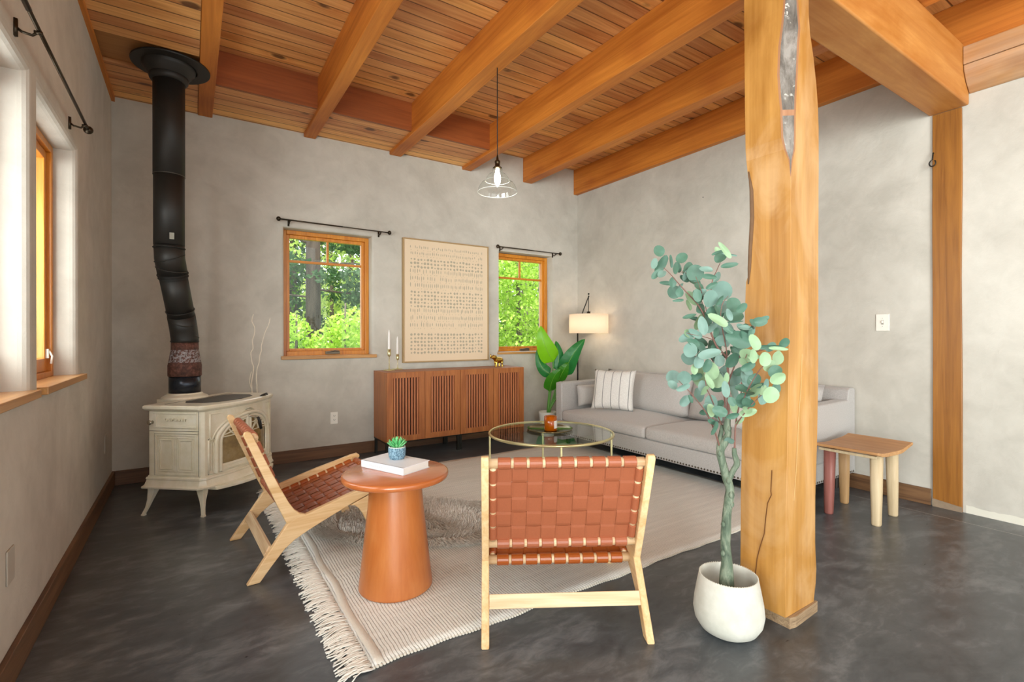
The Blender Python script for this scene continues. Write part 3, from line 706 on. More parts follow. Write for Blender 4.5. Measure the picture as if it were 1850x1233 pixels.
def furm():
    n = N('sheepskin_fur'); g = n.n('NewGeometry'); c = n.ramp(g.outputs['Random Per Island'], [(0, srgb('#cfc8bc')), (0.45, srgb('#e8e3da')), (1, srgb('#faf7f1'))])
    c = n.mix(n.ramp(n.noise(n.tc.outputs['Object'], 3.0, 3), [(0.42, BLK), (0.62, WHT)]), c, n.mix(0.3, c, srgb('#9d9382')))
    n.col(c); n.set(Roughness=0.85); return n.m
tag(obj('fur', (vs_, fs_), furm(), t), kind='stuff')

# ================================================================== LEATHER LOUNGE CHAIRS
def weave(bm, o, u, v, W, H, nu, nv, th, br, wood_bm, gap=0.011, roll_sides=True, over=1.0):
    """woven panel: o = lower-left corner, u,v unit axes; strips wrapped round four bars of radius br"""
    o = Vector(o); u = Vector(u); v = Vector(v); n = u.cross(v).normalized()
    cu, cv = W/nu, H/nv
    def strip(a0, a1, b, wid, ax, ay, cell, ncell, phase):
        # runs along ax, centred at b on ay
        m = 6; P_ = []
        for k in range(ncell*m+1):
            s_ = k/(ncell*m); pos = a0 + (a1-a0)*s_; c = k/m
            h = math.cos(PI*(c-0.5) + PI*phase + PI/2*0)  # alternates cell to cell
            h = math.sin(PI*(c)+PI*phase)
            h = max(-1, min(1, h*1.8)) * th
            P_.append((pos, h))
        for (p, h), (q, g) in zip(P_[:-1], P_[1:]):
            for sgn in (1, -1):
                pts = [o + ax*p + ay*(b-wid/2) + n*(h+sgn*th*0.45), o + ax*q + ay*(b-wid/2) + n*(g+sgn*th*0.45), o + ax*q + ay*(b+wid/2) + n*(g+sgn*th*0.45), o + ax*p + ay*(b+wid/2) + n*(h+sgn*th*0.45)]
                if sgn < 0: pts.reverse()
                bm.faces.new([bm.verts.new(x) for x in pts])
    for i in range(nu): strip(0, H, (i+0.5)*cu, cu-gap*0.35, v, u, cv, nv, i % 2)
    for j in range(nv): strip(0, W, (j+0.5)*cv, cv-gap*0.35, u, v, cu, nu, (j+1) % 2)
def rolls(bm, o, u, v, W, nu, br, gap=0.011, flat=1.0):
    """leather sleeves on a bar starting at o running along u, v is the panel direction"""
    o = Vector(o); u = Vector(u); v = Vector(v); n = u.cross(v).normalized(); c = W/nu
    for i in range(nu):
        a, b = i*c + gap/2, (i+1)*c - gap/2; R = []
        for s_, rr in ((a, br*0.96), (a+0.002, br+0.002), (b-0.002, br+0.002), (b, br*0.96)):
            R.append([o + u*s_ + (v*math.cos(q) + n*math.sin(q)*flat)*rr for q in lsp(0, 2*PI, 17)[:-1]])
        rings(bm, R)
def sidepoly(): 
    rail = [(-0.010, 0.0), (0.048, 0.0), (0.10, 0.066), (0.158, 0.134), (0.205, 0.170), (0.263, 0.200), (0.38, 0.250), (0.504, 0.300), (0.61, 0.338), (0.735, 0.372),
            (0.757, 0.384), (0.758, 0.398), (0.742, 0.410), (0.70, 0.404), (0.591, 0.376), (0.480, 0.350), (0.388, 0.324), (0.30, 0.299), (0.262, 0.288), (0.215, 0.285), (0.172, 0.258)]
    post = [(0.262, 0.2878), (0.232, 0.300), (0.205, 0.325), (0.180, 0.365), (0.150, 0.425), (0.101, 0.530), (0.016, 0.724), (0.010, 0.735), (-0.004, 0.741), (-0.018, 0.737), (-0.023, 0.724),
            (0.087, 0.453), (0.130, 0.35), (0.170, 0.259), (0.215, 0.255)]
    fleg = [(0.485, 0.288), (0.512, 0.282), (0.535, 0.262), (0.560, 0.222), (0.582, 0.172), (0.618, 0.085), (0.652, 0.0), (0.702, 0.0), (0.672, 0.090), (0.645, 0.180), (0.634, 0.240), (0.640, 0.280), (0.668, 0.330), (0.640, 0.345)]
    return rail, post, fleg
CW = 0.675; FT = 0.031
def lounge_chair(label, loc, rz):
    t = thing('lounge_chair', label, 'chair', loc, rz, 'woven leather lounge chairs')
    rail, post, fleg = sidepoly()
    for s_ in (1, -1):
        y0 = s_*CW/2 - (FT if s_ > 0 else 0)
        def pr(poly, nm, inset=0.0, m=OAK):
            bm = BM(); prism(bm, poly, (0, y0+inset, 0), (1, 0, 0), (0, 0, 1), 0.0, -(FT-2*inset)); bmesh.ops.recalc_face_normals(bm, faces=bm.faces[:])
            for v_ in bm.verts: pass
            return obj(nm, bm, m, t, bevel=0.005, seg=3, ang=50)
        pr(rail, 'side_rail'); pr(post, 'back_post', 0.0006)
        fl = [(a, b + (0.009 if b < 0.001 else 0)) for a, b in fleg]
        pr(fl, 'front_leg', 0.002)
    W = CW - 2*FT; yl = -W/2
    # crossbars
    du = Vector((0, 1, 0))
    dv = Vector((0.028-0.168, 0, 0.703-0.335)).normalized(); HB = (Vector((0.028, 0, 0.703)) - Vector((0.168, 0, 0.335))).length
    sv = Vector((0.725-0.235, 0, 0.372-0.228)).normalized(); HS = (Vector((0.720, 0, 0.370)) - Vector((0.240, 0, 0.232))).length
    def bar(p, nm, r=0.019):
        bm = BM(); tube(bm, [Vector(p)+du*yl, Vector(p)+du*(-yl)], r, 14); obj(nm, bm, OAKZ, t, smooth=True)
    bar((0.028, 0, 0.703), 'top_crossbar'); bar((0.168, 0, 0.335), 'lower_crossbar'); bar((0.240, 0, 0.232), 'rear_seat_bar'); bar((0.720, 0, 0.370), 'front_seat_bar')
    ins = 0.028
    for (o_, v_, H_, nm) in (((0.168, 0, 0.335), dv, HB, 'back_side_bar'), ((0.240, 0, 0.232), sv, HS, 'seat_side_bar')):
        for s_ in (1, -1):
            bm = BM(); b = Vector(o_) + du*(s_*(W/2-0.0155)); tube(bm, [b + v_*0.015, b + v_*(H_-0.015)], 0.0135, 10); obj(nm, bm, OAKZ, t, smooth=True)
    # leather
    bm = BM(); o_ = Vector((0.168, 0, 0.335)) + du*(yl+ins) + dv*0.015
    Wp = W - 2*ins
    weave(bm, o_, du, dv, Wp, HB-0.03, 9, 5, 0.0028, 0.019, None)
    rolls(bm, Vector((0.028, 0, 0.703)) + du*(yl+ins), du, dv, Wp, 9, 0.0215)
    rolls(bm, Vector((0.168, 0, 0.335)) + du*(yl+ins), du, dv, Wp, 9, 0.0215)
    for s_ in (1, -1): rolls(bm, Vector((0.168, 0, 0.335)) + du*(s_*(W/2-0.0155)) + dv*0.022, dv, du, HB-0.044, 5, 0.0150, flat=1.1)
    obj('woven_backrest', bm, [LEATHER], t, smooth=False)
    bm = BM(); o_ = Vector((0.240, 0, 0.232)) + du*(yl+ins) + sv*0.015
    weave(bm, o_, du, sv, Wp, HS-0.03, 9, 8, 0.0028, 0.019, None)
    rolls(bm, Vector((0.240, 0, 0.232)) + du*(yl+ins), du, sv, Wp, 9, 0.0215)
    rolls(bm, Vector((0.720, 0, 0.370)) + du*(yl+ins), du, sv, Wp, 9, 0.0215)
    for s_ in (1, -1): rolls(bm, Vector((0.240, 0, 0.232)) + du*(s_*(W/2-0.0155)) + sv*0.022, sv, du, HS-0.044, 8, 0.0150, flat=1.1)
    obj('woven_seat', bm, [LEATHERR], t, smooth=False)
    bm = BM(); prism(bm, [(0.068, 0.112), (0.086, 0.103), (0.110, 0.150), (0.092, 0.160)], (0, -W/2, 0), (1, 0, 0), (0, 0, 1), 0.0, -W); bmesh.ops.recalc_face_normals(bm, faces=bm.faces[:])
    obj('stretcher', bm, OAKZ, t, bevel=0.003)
    return t
lounge_chair('woven leather lounge chair seen from the side, left of the side table by the stove', (0.217, 3.005, 0), math.radians(2.9))
lounge_chair('woven leather lounge chair seen from behind, between the side table and the potted eucalyptus', (1.223, 1.4725, 0), math.radians(59.5))

# ================================================================== SIDE TABLE, BOOK, SUCCULENT
t = thing('side_table', 'round orange-stained wooden side table with a conical pedestal', 'side table', (0.822, 2.275, 0.0125))
obj('pedestal', lathe(BM(), [(0.168, 0), (0.172, 0.004), (0.1715, 0.012), (0.150, 0.20), (0.130, 0.38), (0.1195, 0.512)], 64), TABLEW, t, bevel=0.0015, ang=50)
obj('tabletop', lathe(BM(), [(0.235, 0.512), (0.246, 0.515), (0.2495, 0.522), (0.250, 0.532), (0.247, 0.539), (0.240, 0.5425), (0.001, 0.5425)], 96), TABLETOP, t, smooth=True)
TZ = 0.0125 + 0.5425
PAPER = plain('white_paper_cover', '#e9e8ec', 0.35); PAGES = plain('page_block', '#e3e0da', 0.8, var=0.06)
# book corners from the photo (top face z = table + 0.034)
bt = TZ + 0.0355
c = [on(652, 831, 'z', bt), on(728, 846.5, 'z', bt), on(777, 832, 'z', bt)]
bu = (c[1]-c[0]); bw = bu.length; bu.normalize(); ang = math.atan2(bu.y, bu.x); bv = Vector((-bu.y, bu.x, 0)); bd = (c[2]-c[1]).dot(bv)
t = thing('book', 'thick white hardcover book lying on the round side table under the succulent', 'book', (c[0].x, c[0].y, TZ), ang)
bm = BM(); box(bm, 0, bw, 0, 0.004, 0.0, 0.0355); box(bm, 0, bw, 0.0, bd, 0.0, 0.003); box(bm, 0, bw, 0.0, bd, 0.0325, 0.0355); obj('cover', bm, PAPER, t, bevel=0.0008)
obj('page_block', bx(0.004, bw-0.004, 0.004, bd-0.005, 0.003, 0.0325), PAGES, t)
text_mesh('spine_title', 'MODERNIST', 0.016, plain('grey_foil', '#c9c7c9', 0.5), t, (bw*0.44, -0.0003, 0.017), (PI/2, 0, 0), 0.0002, (1.25, 0.9), 1.3)
bm = BM(); box(bm, bw*0.42, bw*0.55, bd*0.86, bd*0.93, 0.0355, 0.0358); obj('cover_mark', bm, plain('cover_print', '#a79a92', 0.5), t)
sp_ = on(717, 829, 'z', bt)
t = thing('potted_succulent', 'small green succulent in a speckled blue-grey pot on top of the white book', 'plant', (sp_.x, sp_.y, bt))
def speck():
    n = N('speckled_cement'); P3 = n.tc.outputs['Object']; a = n.noise(P3, 190, 3, 0.7); c_ = n.ramp(a, [(0.40, srgb('#3d5668')), (0.52, srgb('#6f93a8')), (0.64, srgb('#a5bfcc'))]); n.col(c_); n.set(Roughness=0.8); n.bump(a, 0.5, 0.003); return n.m
obj('pot', lathe(BM(), [(0.033, 0), (0.036, 0.002), (0.036, 0.006), (0.040, 0.010), (0.0425, 0.03), (0.0425, 0.052), (0.041, 0.058), (0.037, 0.058), (0.036, 0.050), (0.001, 0.050)], 40), speck(), t, smooth=True)
obj('pot_rim', lathe(BM(), [(0.0375, 0.0575), (0.041, 0.0578), (0.0405, 0.0615), (0.0375, 0.0615)], 40, cap0=False, cap1=False), plain('white_glaze', '#dfe8dc', 0.3), t, smooth=True)
obj('gravel', lathe(BM(), [(0.0372, 0.0545), (0.02, 0.057), (0.001, 0.058)], 32, cap0=False), plain('white_gravel', '#e6efe2', 0.9, bump=0.8, bscale=250), t, smooth=True)
bm = BM(); rs = random.Random(9)
for ring_, (n_, tilt, L_) in enumerate(((5, 0.12, 0.048), (8, 0.45, 0.048), (11, 0.78, 0.046), (12, 1.05, 0.042))):
    for k in range(n_):
        a = 2*PI*k/n_ + ring_*0.4 + rs.uniform(-.1, .1); d = Vector((math.cos(a)*math.sin(tilt), math.sin(a)*math.sin(tilt), math.cos(tilt))); s_ = Vector((-math.sin(a), math.cos(a), 0)); n2 = d.cross(s_)
        o_ = Vector((math.cos(a)*0.004*ring_, math.sin(a)*0.004*ring_, 0.056)); R = []
        for q, r in ((0, 0.35), (0.25, 0.75), (0.6, 1.0), (0.82, 0.75), (0.95, 0.35), (1.02, 0.05)):
            c_ = o_ + d*L_*q + Vector((0, 0, 0.006*q*q)); w_ = 0.0068*r
            R.append([c_ + s_*math.cos(b)*w_ + n2*math.sin(b)*w_*0.55 for b in lsp(0, 2*PI, 9)[:-1]])
        rings(bm, R)
bmesh.ops.recalc_face_normals(bm, faces=bm.faces[:])
gsuc = N('succulent_green'); gg = gsuc.n('NewGeometry'); gsuc.col(gsuc.ramp(gg.outputs['Random Per Island'], [(0, srgb('#3fa35a')), (1, srgb('#7fd08a'))])); gsuc.set(Roughness=0.4); gsuc.b.inputs['Subsurface Weight'].default_value = 0.1; gsuc.b.inputs['Subsurface Radius'].default_value = (0.01, 0.02, 0.01)
obj('succulent_leaves', bm, gsuc.m, t, smooth=True)

# ================================================================== COFFEE TABLE WITH TRAY AND CANDLE
cc = at_depth(995, 700, 4.24); cc.z = 0
t = thing('coffee_table', 'round glass-topped coffee table with a thin pale brass frame in front of the sofa', 'coffee table', (cc.x, cc.y, 0.0125))
R_ = 0.53; ZT = 0.362
def ringtube(r, z, rad, n=72):
    bm = BM(); tube(bm, [(r*math.cos(a), r*math.sin(a), z) for a in lsp(0, 2*PI, n+1)[:-1]], rad, 8, closed=True); return bm
obj('top_ring', ringtube(R_, ZT-0.008, 0.011), BRASS, t, smooth=True)
obj('lower_ring', ringtube(R_-0.005, 0.010, 0.009), BRASS, t, smooth=True)
gt = glass('table_glass', (0.92, 0.975, 0.95), ior=1.5)
obj('glass_top', lathe(BM(), [(R_-0.011, ZT-0.008), (R_-0.011, ZT-0.001)], 72), gt, t)
yawc = math.atan2(math.sin(-YAW), math.cos(YAW))
for a_deg in (177, 3, -86, 94):
    a = math.radians(a_deg) - YAW
    o_ = obj('leg', bx(-0.008, 0.008, -0.008, 0.008, 0.0, ZT-0.008), BRASS, t, bevel=0.002, loc=(math.cos(a)*(R_-0.002), math.sin(a)*(R_-0.002), 0.0)); o_.rotation_euler = (0, 0, a)
GT = 0.0125 + ZT - 0.001
tc_ = on(993, 777, 'z', GT); 
t = thing('tray', 'round dark bronze tray on the glass coffee table', 'tray', (tc_.x, tc_.y, GT))
obj('tray_dish', lathe(BM(), [(0.175, 0), (0.198, 0.006), (0.204, 0.017), (0.200, 0.017), (0.190, 0.007), (0.001, 0.005)], 64), plain('tray_bronze', '#6f6142', 0.18, 0.85), t, smooth=True)
ca = on(994.5, 777.5, 'z', GT+0.006)
t = thing('jar_candle', 'amber glass jar candle with a white label standing on the bronze tray', 'candle', (ca.x, ca.y, GT+0.0055))
amb = N('amber_glass'); amb.col(srgb('#e0720a')); amb.set(Roughness=0.05); amb.b.inputs['Transmission Weight'].default_value = 0.55; amb.b.inputs['IOR'].default_value = 1.3; amb.b.inputs['Coat Weight'].default_value = 0.6
jr = 0.056; jh = 0.122
obj('jar', lathe(BM(), [(jr-0.004, 0), (jr, 0.004), (jr, jh), (jr-0.003, jh+0.001), (jr-0.004, jh), (jr-0.004, 0.008), (0.001, 0.008)], 40), amb.m, t, smooth=True)
obj('wax', lathe(BM(), [(jr-0.006, 0.010), (jr-0.006, jh-0.022), (0.001, jh-0.024)], 32), plain('candle_wax', '#e2913a', 0.6), t, smooth=True)
bm = BM(); a0 = math.radians(-95); 
for k in range(10):
    p, q = a0 + math.radians(80)*k/10, a0 + math.radians(80)*(k+1)/10; r = jr+0.0006
    bm.faces.new([bm.verts.new(x) for x in ((r*math.cos(p), r*math.sin(p), 0.022), (r*math.cos(q), r*math.sin(q), 0.022), (r*math.cos(q), r*math.sin(q), jh-0.034), (r*math.cos(p), r*math.sin(p), jh-0.034))])
obj('paper_label', bm, plain('jar_label', '#e3ded8', 0.6), t, smooth=True)

# ================================================================== CONSOLE (two slatted cabinets)
CY0, CY1, CZ0, CZ1 = 4.63, 5.03, 0.165, 0.847
def cabinet(x0, x1, label):
    w_ = x1-x0; t = thing('slatted_cabinet', label, 'cabinet', (x0, CY0, 0), 0, 'slatted walnut cabinets under the painting')
    dp = CY1-CY0; th = 0.018
    bm = BM(); box(bm, 0, w_, 0.020, dp, CZ1-th, CZ1); box(bm, 0, w_, 0.020, dp, CZ0, CZ0+th); box(bm, 0, th, 0.020, dp, CZ0+th, CZ1-th); box(bm, w_-th, w_, 0.020, dp, CZ0+th, CZ1-th); box(bm, th, w_-th, dp-0.01, dp, CZ0+th, CZ1-th)
    obj('carcass', bm, WALNUT, t, bevel=0.0015)
    dw = w_/2
    for k in range(2):
        a, b = k*dw + 0.002, (k+1)*dw - 0.002; fr = 0.062; z0, z1 = CZ0+0.002, CZ1-0.002
        d = D.objects.new('door', None); COL.objects.link(d); d.parent = t
        bm = BM(); box(bm, a, a+fr, 0, 0.018, z0, z1); box(bm, b-fr, b, 0, 0.018, z0, z1); box(bm, a+fr, b-fr, 0, 0.018, z1-0.055, z1); box(bm, a+fr, b-fr, 0, 0.018, z0, z0+0.055)
        obj('door_frame', bm, WALNUT, d, bevel=0.001)
        ns = 9; ia, ib = a+fr, b-fr; pitch = (ib-ia)/ns; bm = BM()
        for i in range(ns):
            c_ = ia + (i+0.5)*pitch; box(bm, c_-pitch*0.29, c_+pitch*0.29, 0.002, 0.013, z0+0.055, z1-0.055)
        box(bm, ia, ib, 0.024, 0.028, z0+0.055, z1-0.055, mi=1)
        obj('slats', bm, [SLATW, plain('cabinet_back_board', '#33170f', 0.9)], d)
    bm = BM(); box(bm, 0.0, w_, 0.02, 0.04, CZ0-0.012, CZ0); box(bm, 0.0, w_, dp-0.02, dp, CZ0-0.012, CZ0); box(bm, 0, 0.02, 0.04, dp-0.02, CZ0-0.012, CZ0); box(bm, w_-0.02, w_, 0.04, dp-0.02, CZ0-0.012, CZ0)
    obj('base_frame', bm, BLACKM, t)
    for xx in (0.0, w_-0.024):
        for yy in (0.02, dp-0.044): obj('leg', bx(xx, xx+0.024, yy, yy+0.024, 0, CZ0-0.012), BLACKM, t)
    return t
CX0 = px_x(698.5, CY0); CX1 = px_x(946.5, CY0); CM = (CX0+CX1)/2 - 0.01
cabinet(CX0, CM-0.001, 'slatted walnut cabinet on black legs, left one of the joined pair, holding the candlesticks')
cabinet(CM+0.001, CX1, 'slatted walnut cabinet on black legs, right one of the joined pair, holding the gold elephant')
# taper candles
def candlestick(px, base_h, cup_px, label, clabel):
    p = on(px, 669.5 if px < 710 else 667.5, 'z', CZ1); dep = p.xy.dot(_f.xy)
    zof = lambda py: CH + (HZ - py)*dep/FPX
    z1, z2, z3, z4 = cup_px
    h = [zof(q) - CZ1 for q in (z1, z2, z3, z4)]   # cup bottom, cup top, candle top
    t = thing('candlestick', label, 'candlestick', (p.x, p.y, CZ1), 0, 'slim brass candlesticks')
    obj('base', lathe(BM(), [(0.056, 0), (0.058, 0.003), (0.052, 0.007), (0.012, 0.010), (0.006, 0.018)], 36), BRASS, t, smooth=True)
    obj('stem', lathe(BM(), [(0.004, 0.012), (0.004, h[0]+0.004)], 12), BRASS, t, smooth=True)
    obj('cup', lathe(BM(), [(0.004, h[0]), (0.012, h[0]+0.004), (0.017, h[0]+0.016), (0.0175, h[1]), (0.0145, h[1]), (0.014, h[0]+0.02), (0.001, h[0]+0.018)], 24), BRASS, t, smooth=True)
    c_ = obj('taper_candle', lathe(BM(), [(0.012, 0), (0.0135, 0.03), (0.0125, (h[2]-h[1])*0.5), (0.010, (h[2]-h[1])*0.93), (0.004, (h[2]-h[1])*1.0+0.012), (0.001, h[2]-h[1]+0.02)], 16), plain('white_wax', '#f2ede8', 0.45), None, smooth=True, loc=(p.x, p.y, CZ1+h[1]-0.02))
    tag(c_, clabel, 'candle', 'white taper candles')
candlestick(703, 0, (644.5, 631, 595.5, 0), 'taller slim brass candlestick at the left end of the console', 'white taper candle in the taller left candlestick')
candlestick(718, 0, (651, 640, 606.5, 0), 'shorter slim brass candlestick just right of the taller one on the console', 'white taper candle in the shorter right candlestick')
# gold elephant
ep = on(899.5, 662.5, 'z', CZ1); ep.y = min(ep.y, 4.93)
t = thing('elephant_figurine', 'small gold elephant figurine with raised trunk on the right cabinet', 'figurine', (ep.x, ep.y, CZ1), math.radians(188))
def blob(bm, segs, n=12):
    """segs: list of (center, rx, ry) along local path; builds a ring surface"""
    R = []
    for i, (c_, ra, rb) in enumerate(segs):
        a = Vector(segs[max(i-1, 0)][0]); b = Vector(segs[min(i+1, len(segs)-1)][0]); d = (b-a).normalized()
        u = Vector((0, 1, 0)); v = d.cross(u).normalized(); u = v.cross(d).normalized()
        R.append([Vector(c_) + u*math.cos(q)*ra + v*math.sin(q)*rb for q in lsp(0, 2*PI, n+1)[:-1]])
    rings(bm, R)
bm = BM()
S_ = 1.0
blob(bm, [((-0.068, 0, 0.070), 0.004, 0.004), ((-0.062, 0, 0.072), 0.022, 0.022), ((-0.045, 0, 0.074), 0.033, 0.033), ((-0.015, 0, 0.075), 0.037, 0.036), ((0.015, 0, 0.078), 0.035, 0.034), ((0.038, 0, 0.090), 0.026, 0.028), ((0.055, 0, 0.105), 0.024, 0.026), ((0.070, 0, 0.115), 0.022, 0.024), ((0.083, 0, 0.112), 0.013, 0.016), ((0.092, 0, 0.104), 0.010, 0.010), ((0.103, 0, 0.104), 0.008, 0.008), ((0.110, 0, 0.118), 0.007, 0.007), ((0.108, 0, 0.134), 0.006, 0.006), ((0.102, 0, 0.145), 0.004, 0.004)])
for (x_, y_, lean) in ((-0.045, 0.018, -0.006), (-0.042, -0.018, 0.006), (0.030, 0.018, 0.010), (0.026, -0.018, -0.004)):
    blob(bm, [((x_, y_, 0.070), 0.016, 0.019), ((x_+lean*0.4, y_, 0.040), 0.012, 0.013), ((x_+lean, y_, 0.012), 0.010, 0.010), ((x_+lean*1.2, y_, 0.003), 0.012, 0.012), ((x_+lean*1.2, y_, 0.0), 0.012, 0.012)])
blob(bm, [((-0.066, 0, 0.082), 0.003, 0.003), ((-0.074, 0, 0.065), 0.002, 0.002), ((-0.074, 0, 0.045), 0.003, 0.003)], 6)
bmesh.ops.recalc_face_normals(bm, faces=bm.faces[:]); obj('body', bm, GOLD, t, smooth=True)
for s_ in (1, -1):
    bm = BM(); R = []
    for k, (w_, zz) in enumerate(((0.006, 0.132), (0.020, 0.126), (0.024, 0.110), (0.018, 0.094), (0.006, 0.086))):
        R.append([(0.058 - w_*math.cos(q)*0.9 - 0.004*k*0.2, s_*(0.024 + 0.004*math.sin(q) + w_*0.25*(1-math.cos(q))*0.5), zz) for q in lsp(0, 2*PI, 9)[:-1]])
    rings(bm, R); bmesh.ops.recalc_face_normals(bm, faces=bm.faces[:]); obj('ear', bm, GOLD, t, smooth=True)
    bm = BM(); tube(bm, [(0.084, s_*0.009, 0.106), (0.100, s_*0.012, 0.097), (0.112, s_*0.012, 0.100)], [0.003, 0.0025, 0.001], 6); obj('tusk', bm, GOLD, t, smooth=True)

# ================================================================== PAINTING
PX0, PX1, PZ0, PZ1 = 1.905, 2.965, 0.915, 2.262; PY = YB - 0.045
t = thing('framed_artwork', 'large framed abstract print of rows of grey dots and dashes above the console', 'artwork', ((PX0+PX1)/2, PY, (PZ0+PZ1)/2))
w_, h_ = (PX1-PX0), (PZ1-PZ0); FR = plain('light_oak_frame', '#a88a5e', 0.45, var=0.1)
bm = BM(); f_ = 0.014
box(bm, -w_/2, -w_/2+f_, 0, 0.044, -h_/2, h_/2); box(bm, w_/2-f_, w_/2, 0, 0.044, -h_/2, h_/2); box(bm, -w_/2+f_, w_/2-f_, 0, 0.044, h_/2-f_, h_/2); box(bm, -w_/2+f_, w_/2-f_, 0, 0.044, -h_/2, -h_/2+f_)
obj('frame', bm, FR, t, bevel=0.0015)
obj('canvas', bx(-w_/2+f_, w_/2-f_, 0.008, 0.030, -h_/2+f_, h_/2-f_), plain('cream_canvas', '#dfc8aa', 0.7, bump=0.1, bscale=400), t)
bm = BM(); ra = random.Random(21)
rows = ([('d', 0.031), ('s', 0.03)]*2 + [('o', 0.038)]*3 + [('d', 0.045), ('s', 0.028)]*3 + [('o', 0.037)]*5 + [('d', 0.046), ('s', 0.028)]*3 + [('g', 0.03)] + [('o', 0.0375)]*6)
tot = sum(r for _, r in rows); sc_ = (h_-0.16)/tot; z = h_/2-0.075
def blot(cx_, cz_, rx, rz_, n=7):
    bm.faces.new([bm.verts.new((cx_ + rx*math.cos(a)*ra.uniform(.8, 1.15), 0.0072, cz_ + rz_*math.sin(a)*ra.uniform(.85, 1.12))) for a in lsp(0, 2*PI, n+1)[:-1]])
for kind, hh in rows:
    hh *= sc_; zc_ = z - hh/2; z -= hh
    if kind == 'g': continue
    n_ = {'o': 23, 'd': 36, 's': 24}[kind]; span = w_-0.15
    for k in range(n_):
        x_ = -span/2 + span*(k+0.5)/n_ + ra.uniform(-.004, .004)
        if kind == 'o': r = hh*ra.choice((0.22, 0.30, 0.34, 0.36, 0.38)); blot(x_, zc_+ra.uniform(-.004, .004), r, r*0.95, 8)
        elif kind == 'd':
            if ra.random() < 0.10: continue
            blot(x_, zc_+ra.uniform(-.006, .006), 0.0050, hh*ra.uniform(0.36, 0.60), 6)
        elif ra.random() < 0.75: blot(x_+ra.uniform(-.006, .006), zc_, 0.004, 0.005, 5)
for f in bm.faces: f.normal_flip() if f.normal.y > 0 else None
o_ = obj('printed_marks', bm, plain('taupe_ink', '#aea28c', 0.8), t); o_['kind'] = 'stuff'
# ================================================================== SOFA
SX0, SX1, SY0, SY1 = 3.405, 4.372, 1.755, 4.318
t = thing('sofa', 'long light grey linen sofa with nailhead trim against the right wall', 'sofa', (SX0, SY0, 0)); SL = SY1-SY0; SD = SX1-SX0; AW = 0.105
obj('sofa_base', rbox(BM(), 0.0, SD, 0.0, SL, 0.125, 0.272, 0.012, 3), SOFAF, t, smooth=True)
for y0 in (0.0, SL-AW):
    bm = BM(); prism(bm, [(0.0, 0.270), (SD-0.005, 0.270), (SD-0.005, 0.69), (SD-0.12, 0.70), (SD-0.40, 0.695), (0.0, 0.688)], (0, y0+AW, 0), (1, 0, 0), (0, 0, 1), 0.0, AW); bmesh.ops.recalc_face_normals(bm, faces=bm.faces[:])
    obj('armrest', bm, SOFAF, t, bevel=0.016, seg=4)
bm = BM(); prism(bm, [(SD-0.20, 0.27), (SD-0.105, 0.775), (SD-0.085, 0.79), (SD-0.012, 0.79), (SD, 0.775), (SD, 0.27)], (0, SL-0.002, 0), (1, 0, 0), (0, 0, 1), 0.0, SL-0.004); bmesh.ops.recalc_face_normals(bm, faces=bm.faces[:])
obj('sofa_back', bm, SOFAF, t, bevel=0.018, seg=4)
mid = SL/2; sw = mid-AW-0.002
for y0 in (AW+0.002, mid+0.001):
    bm = rbox(BM(), -0.008, SD-0.19, y0, y0+sw-0.002, 0.274, 0.385, 0.034, 5, crown=0.055)
    obj('seat_cushion', bm, SOFASH, t, smooth=True)
def cushion(W, H, T, loc, rx, ry, rz, mat, name, parent, warp=None, n=16, corner=0.12):
    bm = pillow(BM(), W, H, T, n, corner, warp=warp); o = obj(name, bm, mat, parent, smooth=True); o.location = loc
    o.rotation_euler = Euler((rx, ry, rz), 'XYZ'); return o
def backwarp(p):  # slump: lower half fuller
    k = 1 + 0.25*(-p.z/0.25); return Vector((p.x, p.y*k, p.z - 0.012*math.cos(p.x*3)))
# back cushions stand on the seat, leaning on the sofa back
cushion(1.20, 0.42, 0.23, (SD-0.30, mid+0.585, 0.608), 0, 0, 0, SOFASH, 'back_cushion', t, backwarp, corner=0.05).rotation_euler = (math.radians(-13), 0, -PI/2)
cushion(1.20, 0.42, 0.23, (SD-0.29, mid-0.57, 0.608), 0, 0, 0, SOFASH, 'back_cushion', t, backwarp, corner=0.05).rotation_euler = (math.radians(-13), 0, -PI/2)
def nails(pts):
    bm = BM()
    for (p, nrm) in pts:
        p = Vector(p); nrm = Vector(nrm); u = Vector((0, 0, 1)); v = nrm.cross(u); R = []
        for h, r in ((0.0, 0.0085), (0.0025, 0.0075), (0.0045, 0.0045)):
            R.append([p + nrm*h + (u*math.cos(a)+v*math.sin(a))*r for a in lsp(0, 2*PI, 9)[:-1]])
        rings(bm, R, cap0=False)
    bmesh.ops.recalc_face_normals(bm, faces=bm.faces[:]); return bm
NP = [((0, y, 0.142), (-1, 0, 0)) for y in np.arange(0.012, SL-0.005, 0.0285)] + [((x, 0, 0.142), (0, -1, 0)) for x in np.arange(0.02, SD-0.01, 0.0285)] + [((x, SL, 0.142), (0, 1, 0)) for x in np.arange(0.02, SD-0.01, 0.0285)]
nh = plain('antique_nailhead', '#5a5146', 0.35, 0.8)
o_ = obj('nailhead_trim', nails(NP), nh, t, smooth=True); o_['kind'] = 'stuff'
for x in (0.07, SD-0.13):
    for y in (0.07, SL-0.13):
        bm = BM(); lathe(bm, [(0.022, 0.0125 if x < 0.2 and y > 0.05 else 0.0), (0.03, 0.126)], 12, (x+0.03, y+0.03, 0)); obj('leg', bm, plain('dark_sofa_leg', '#2c211a', 0.5), t)
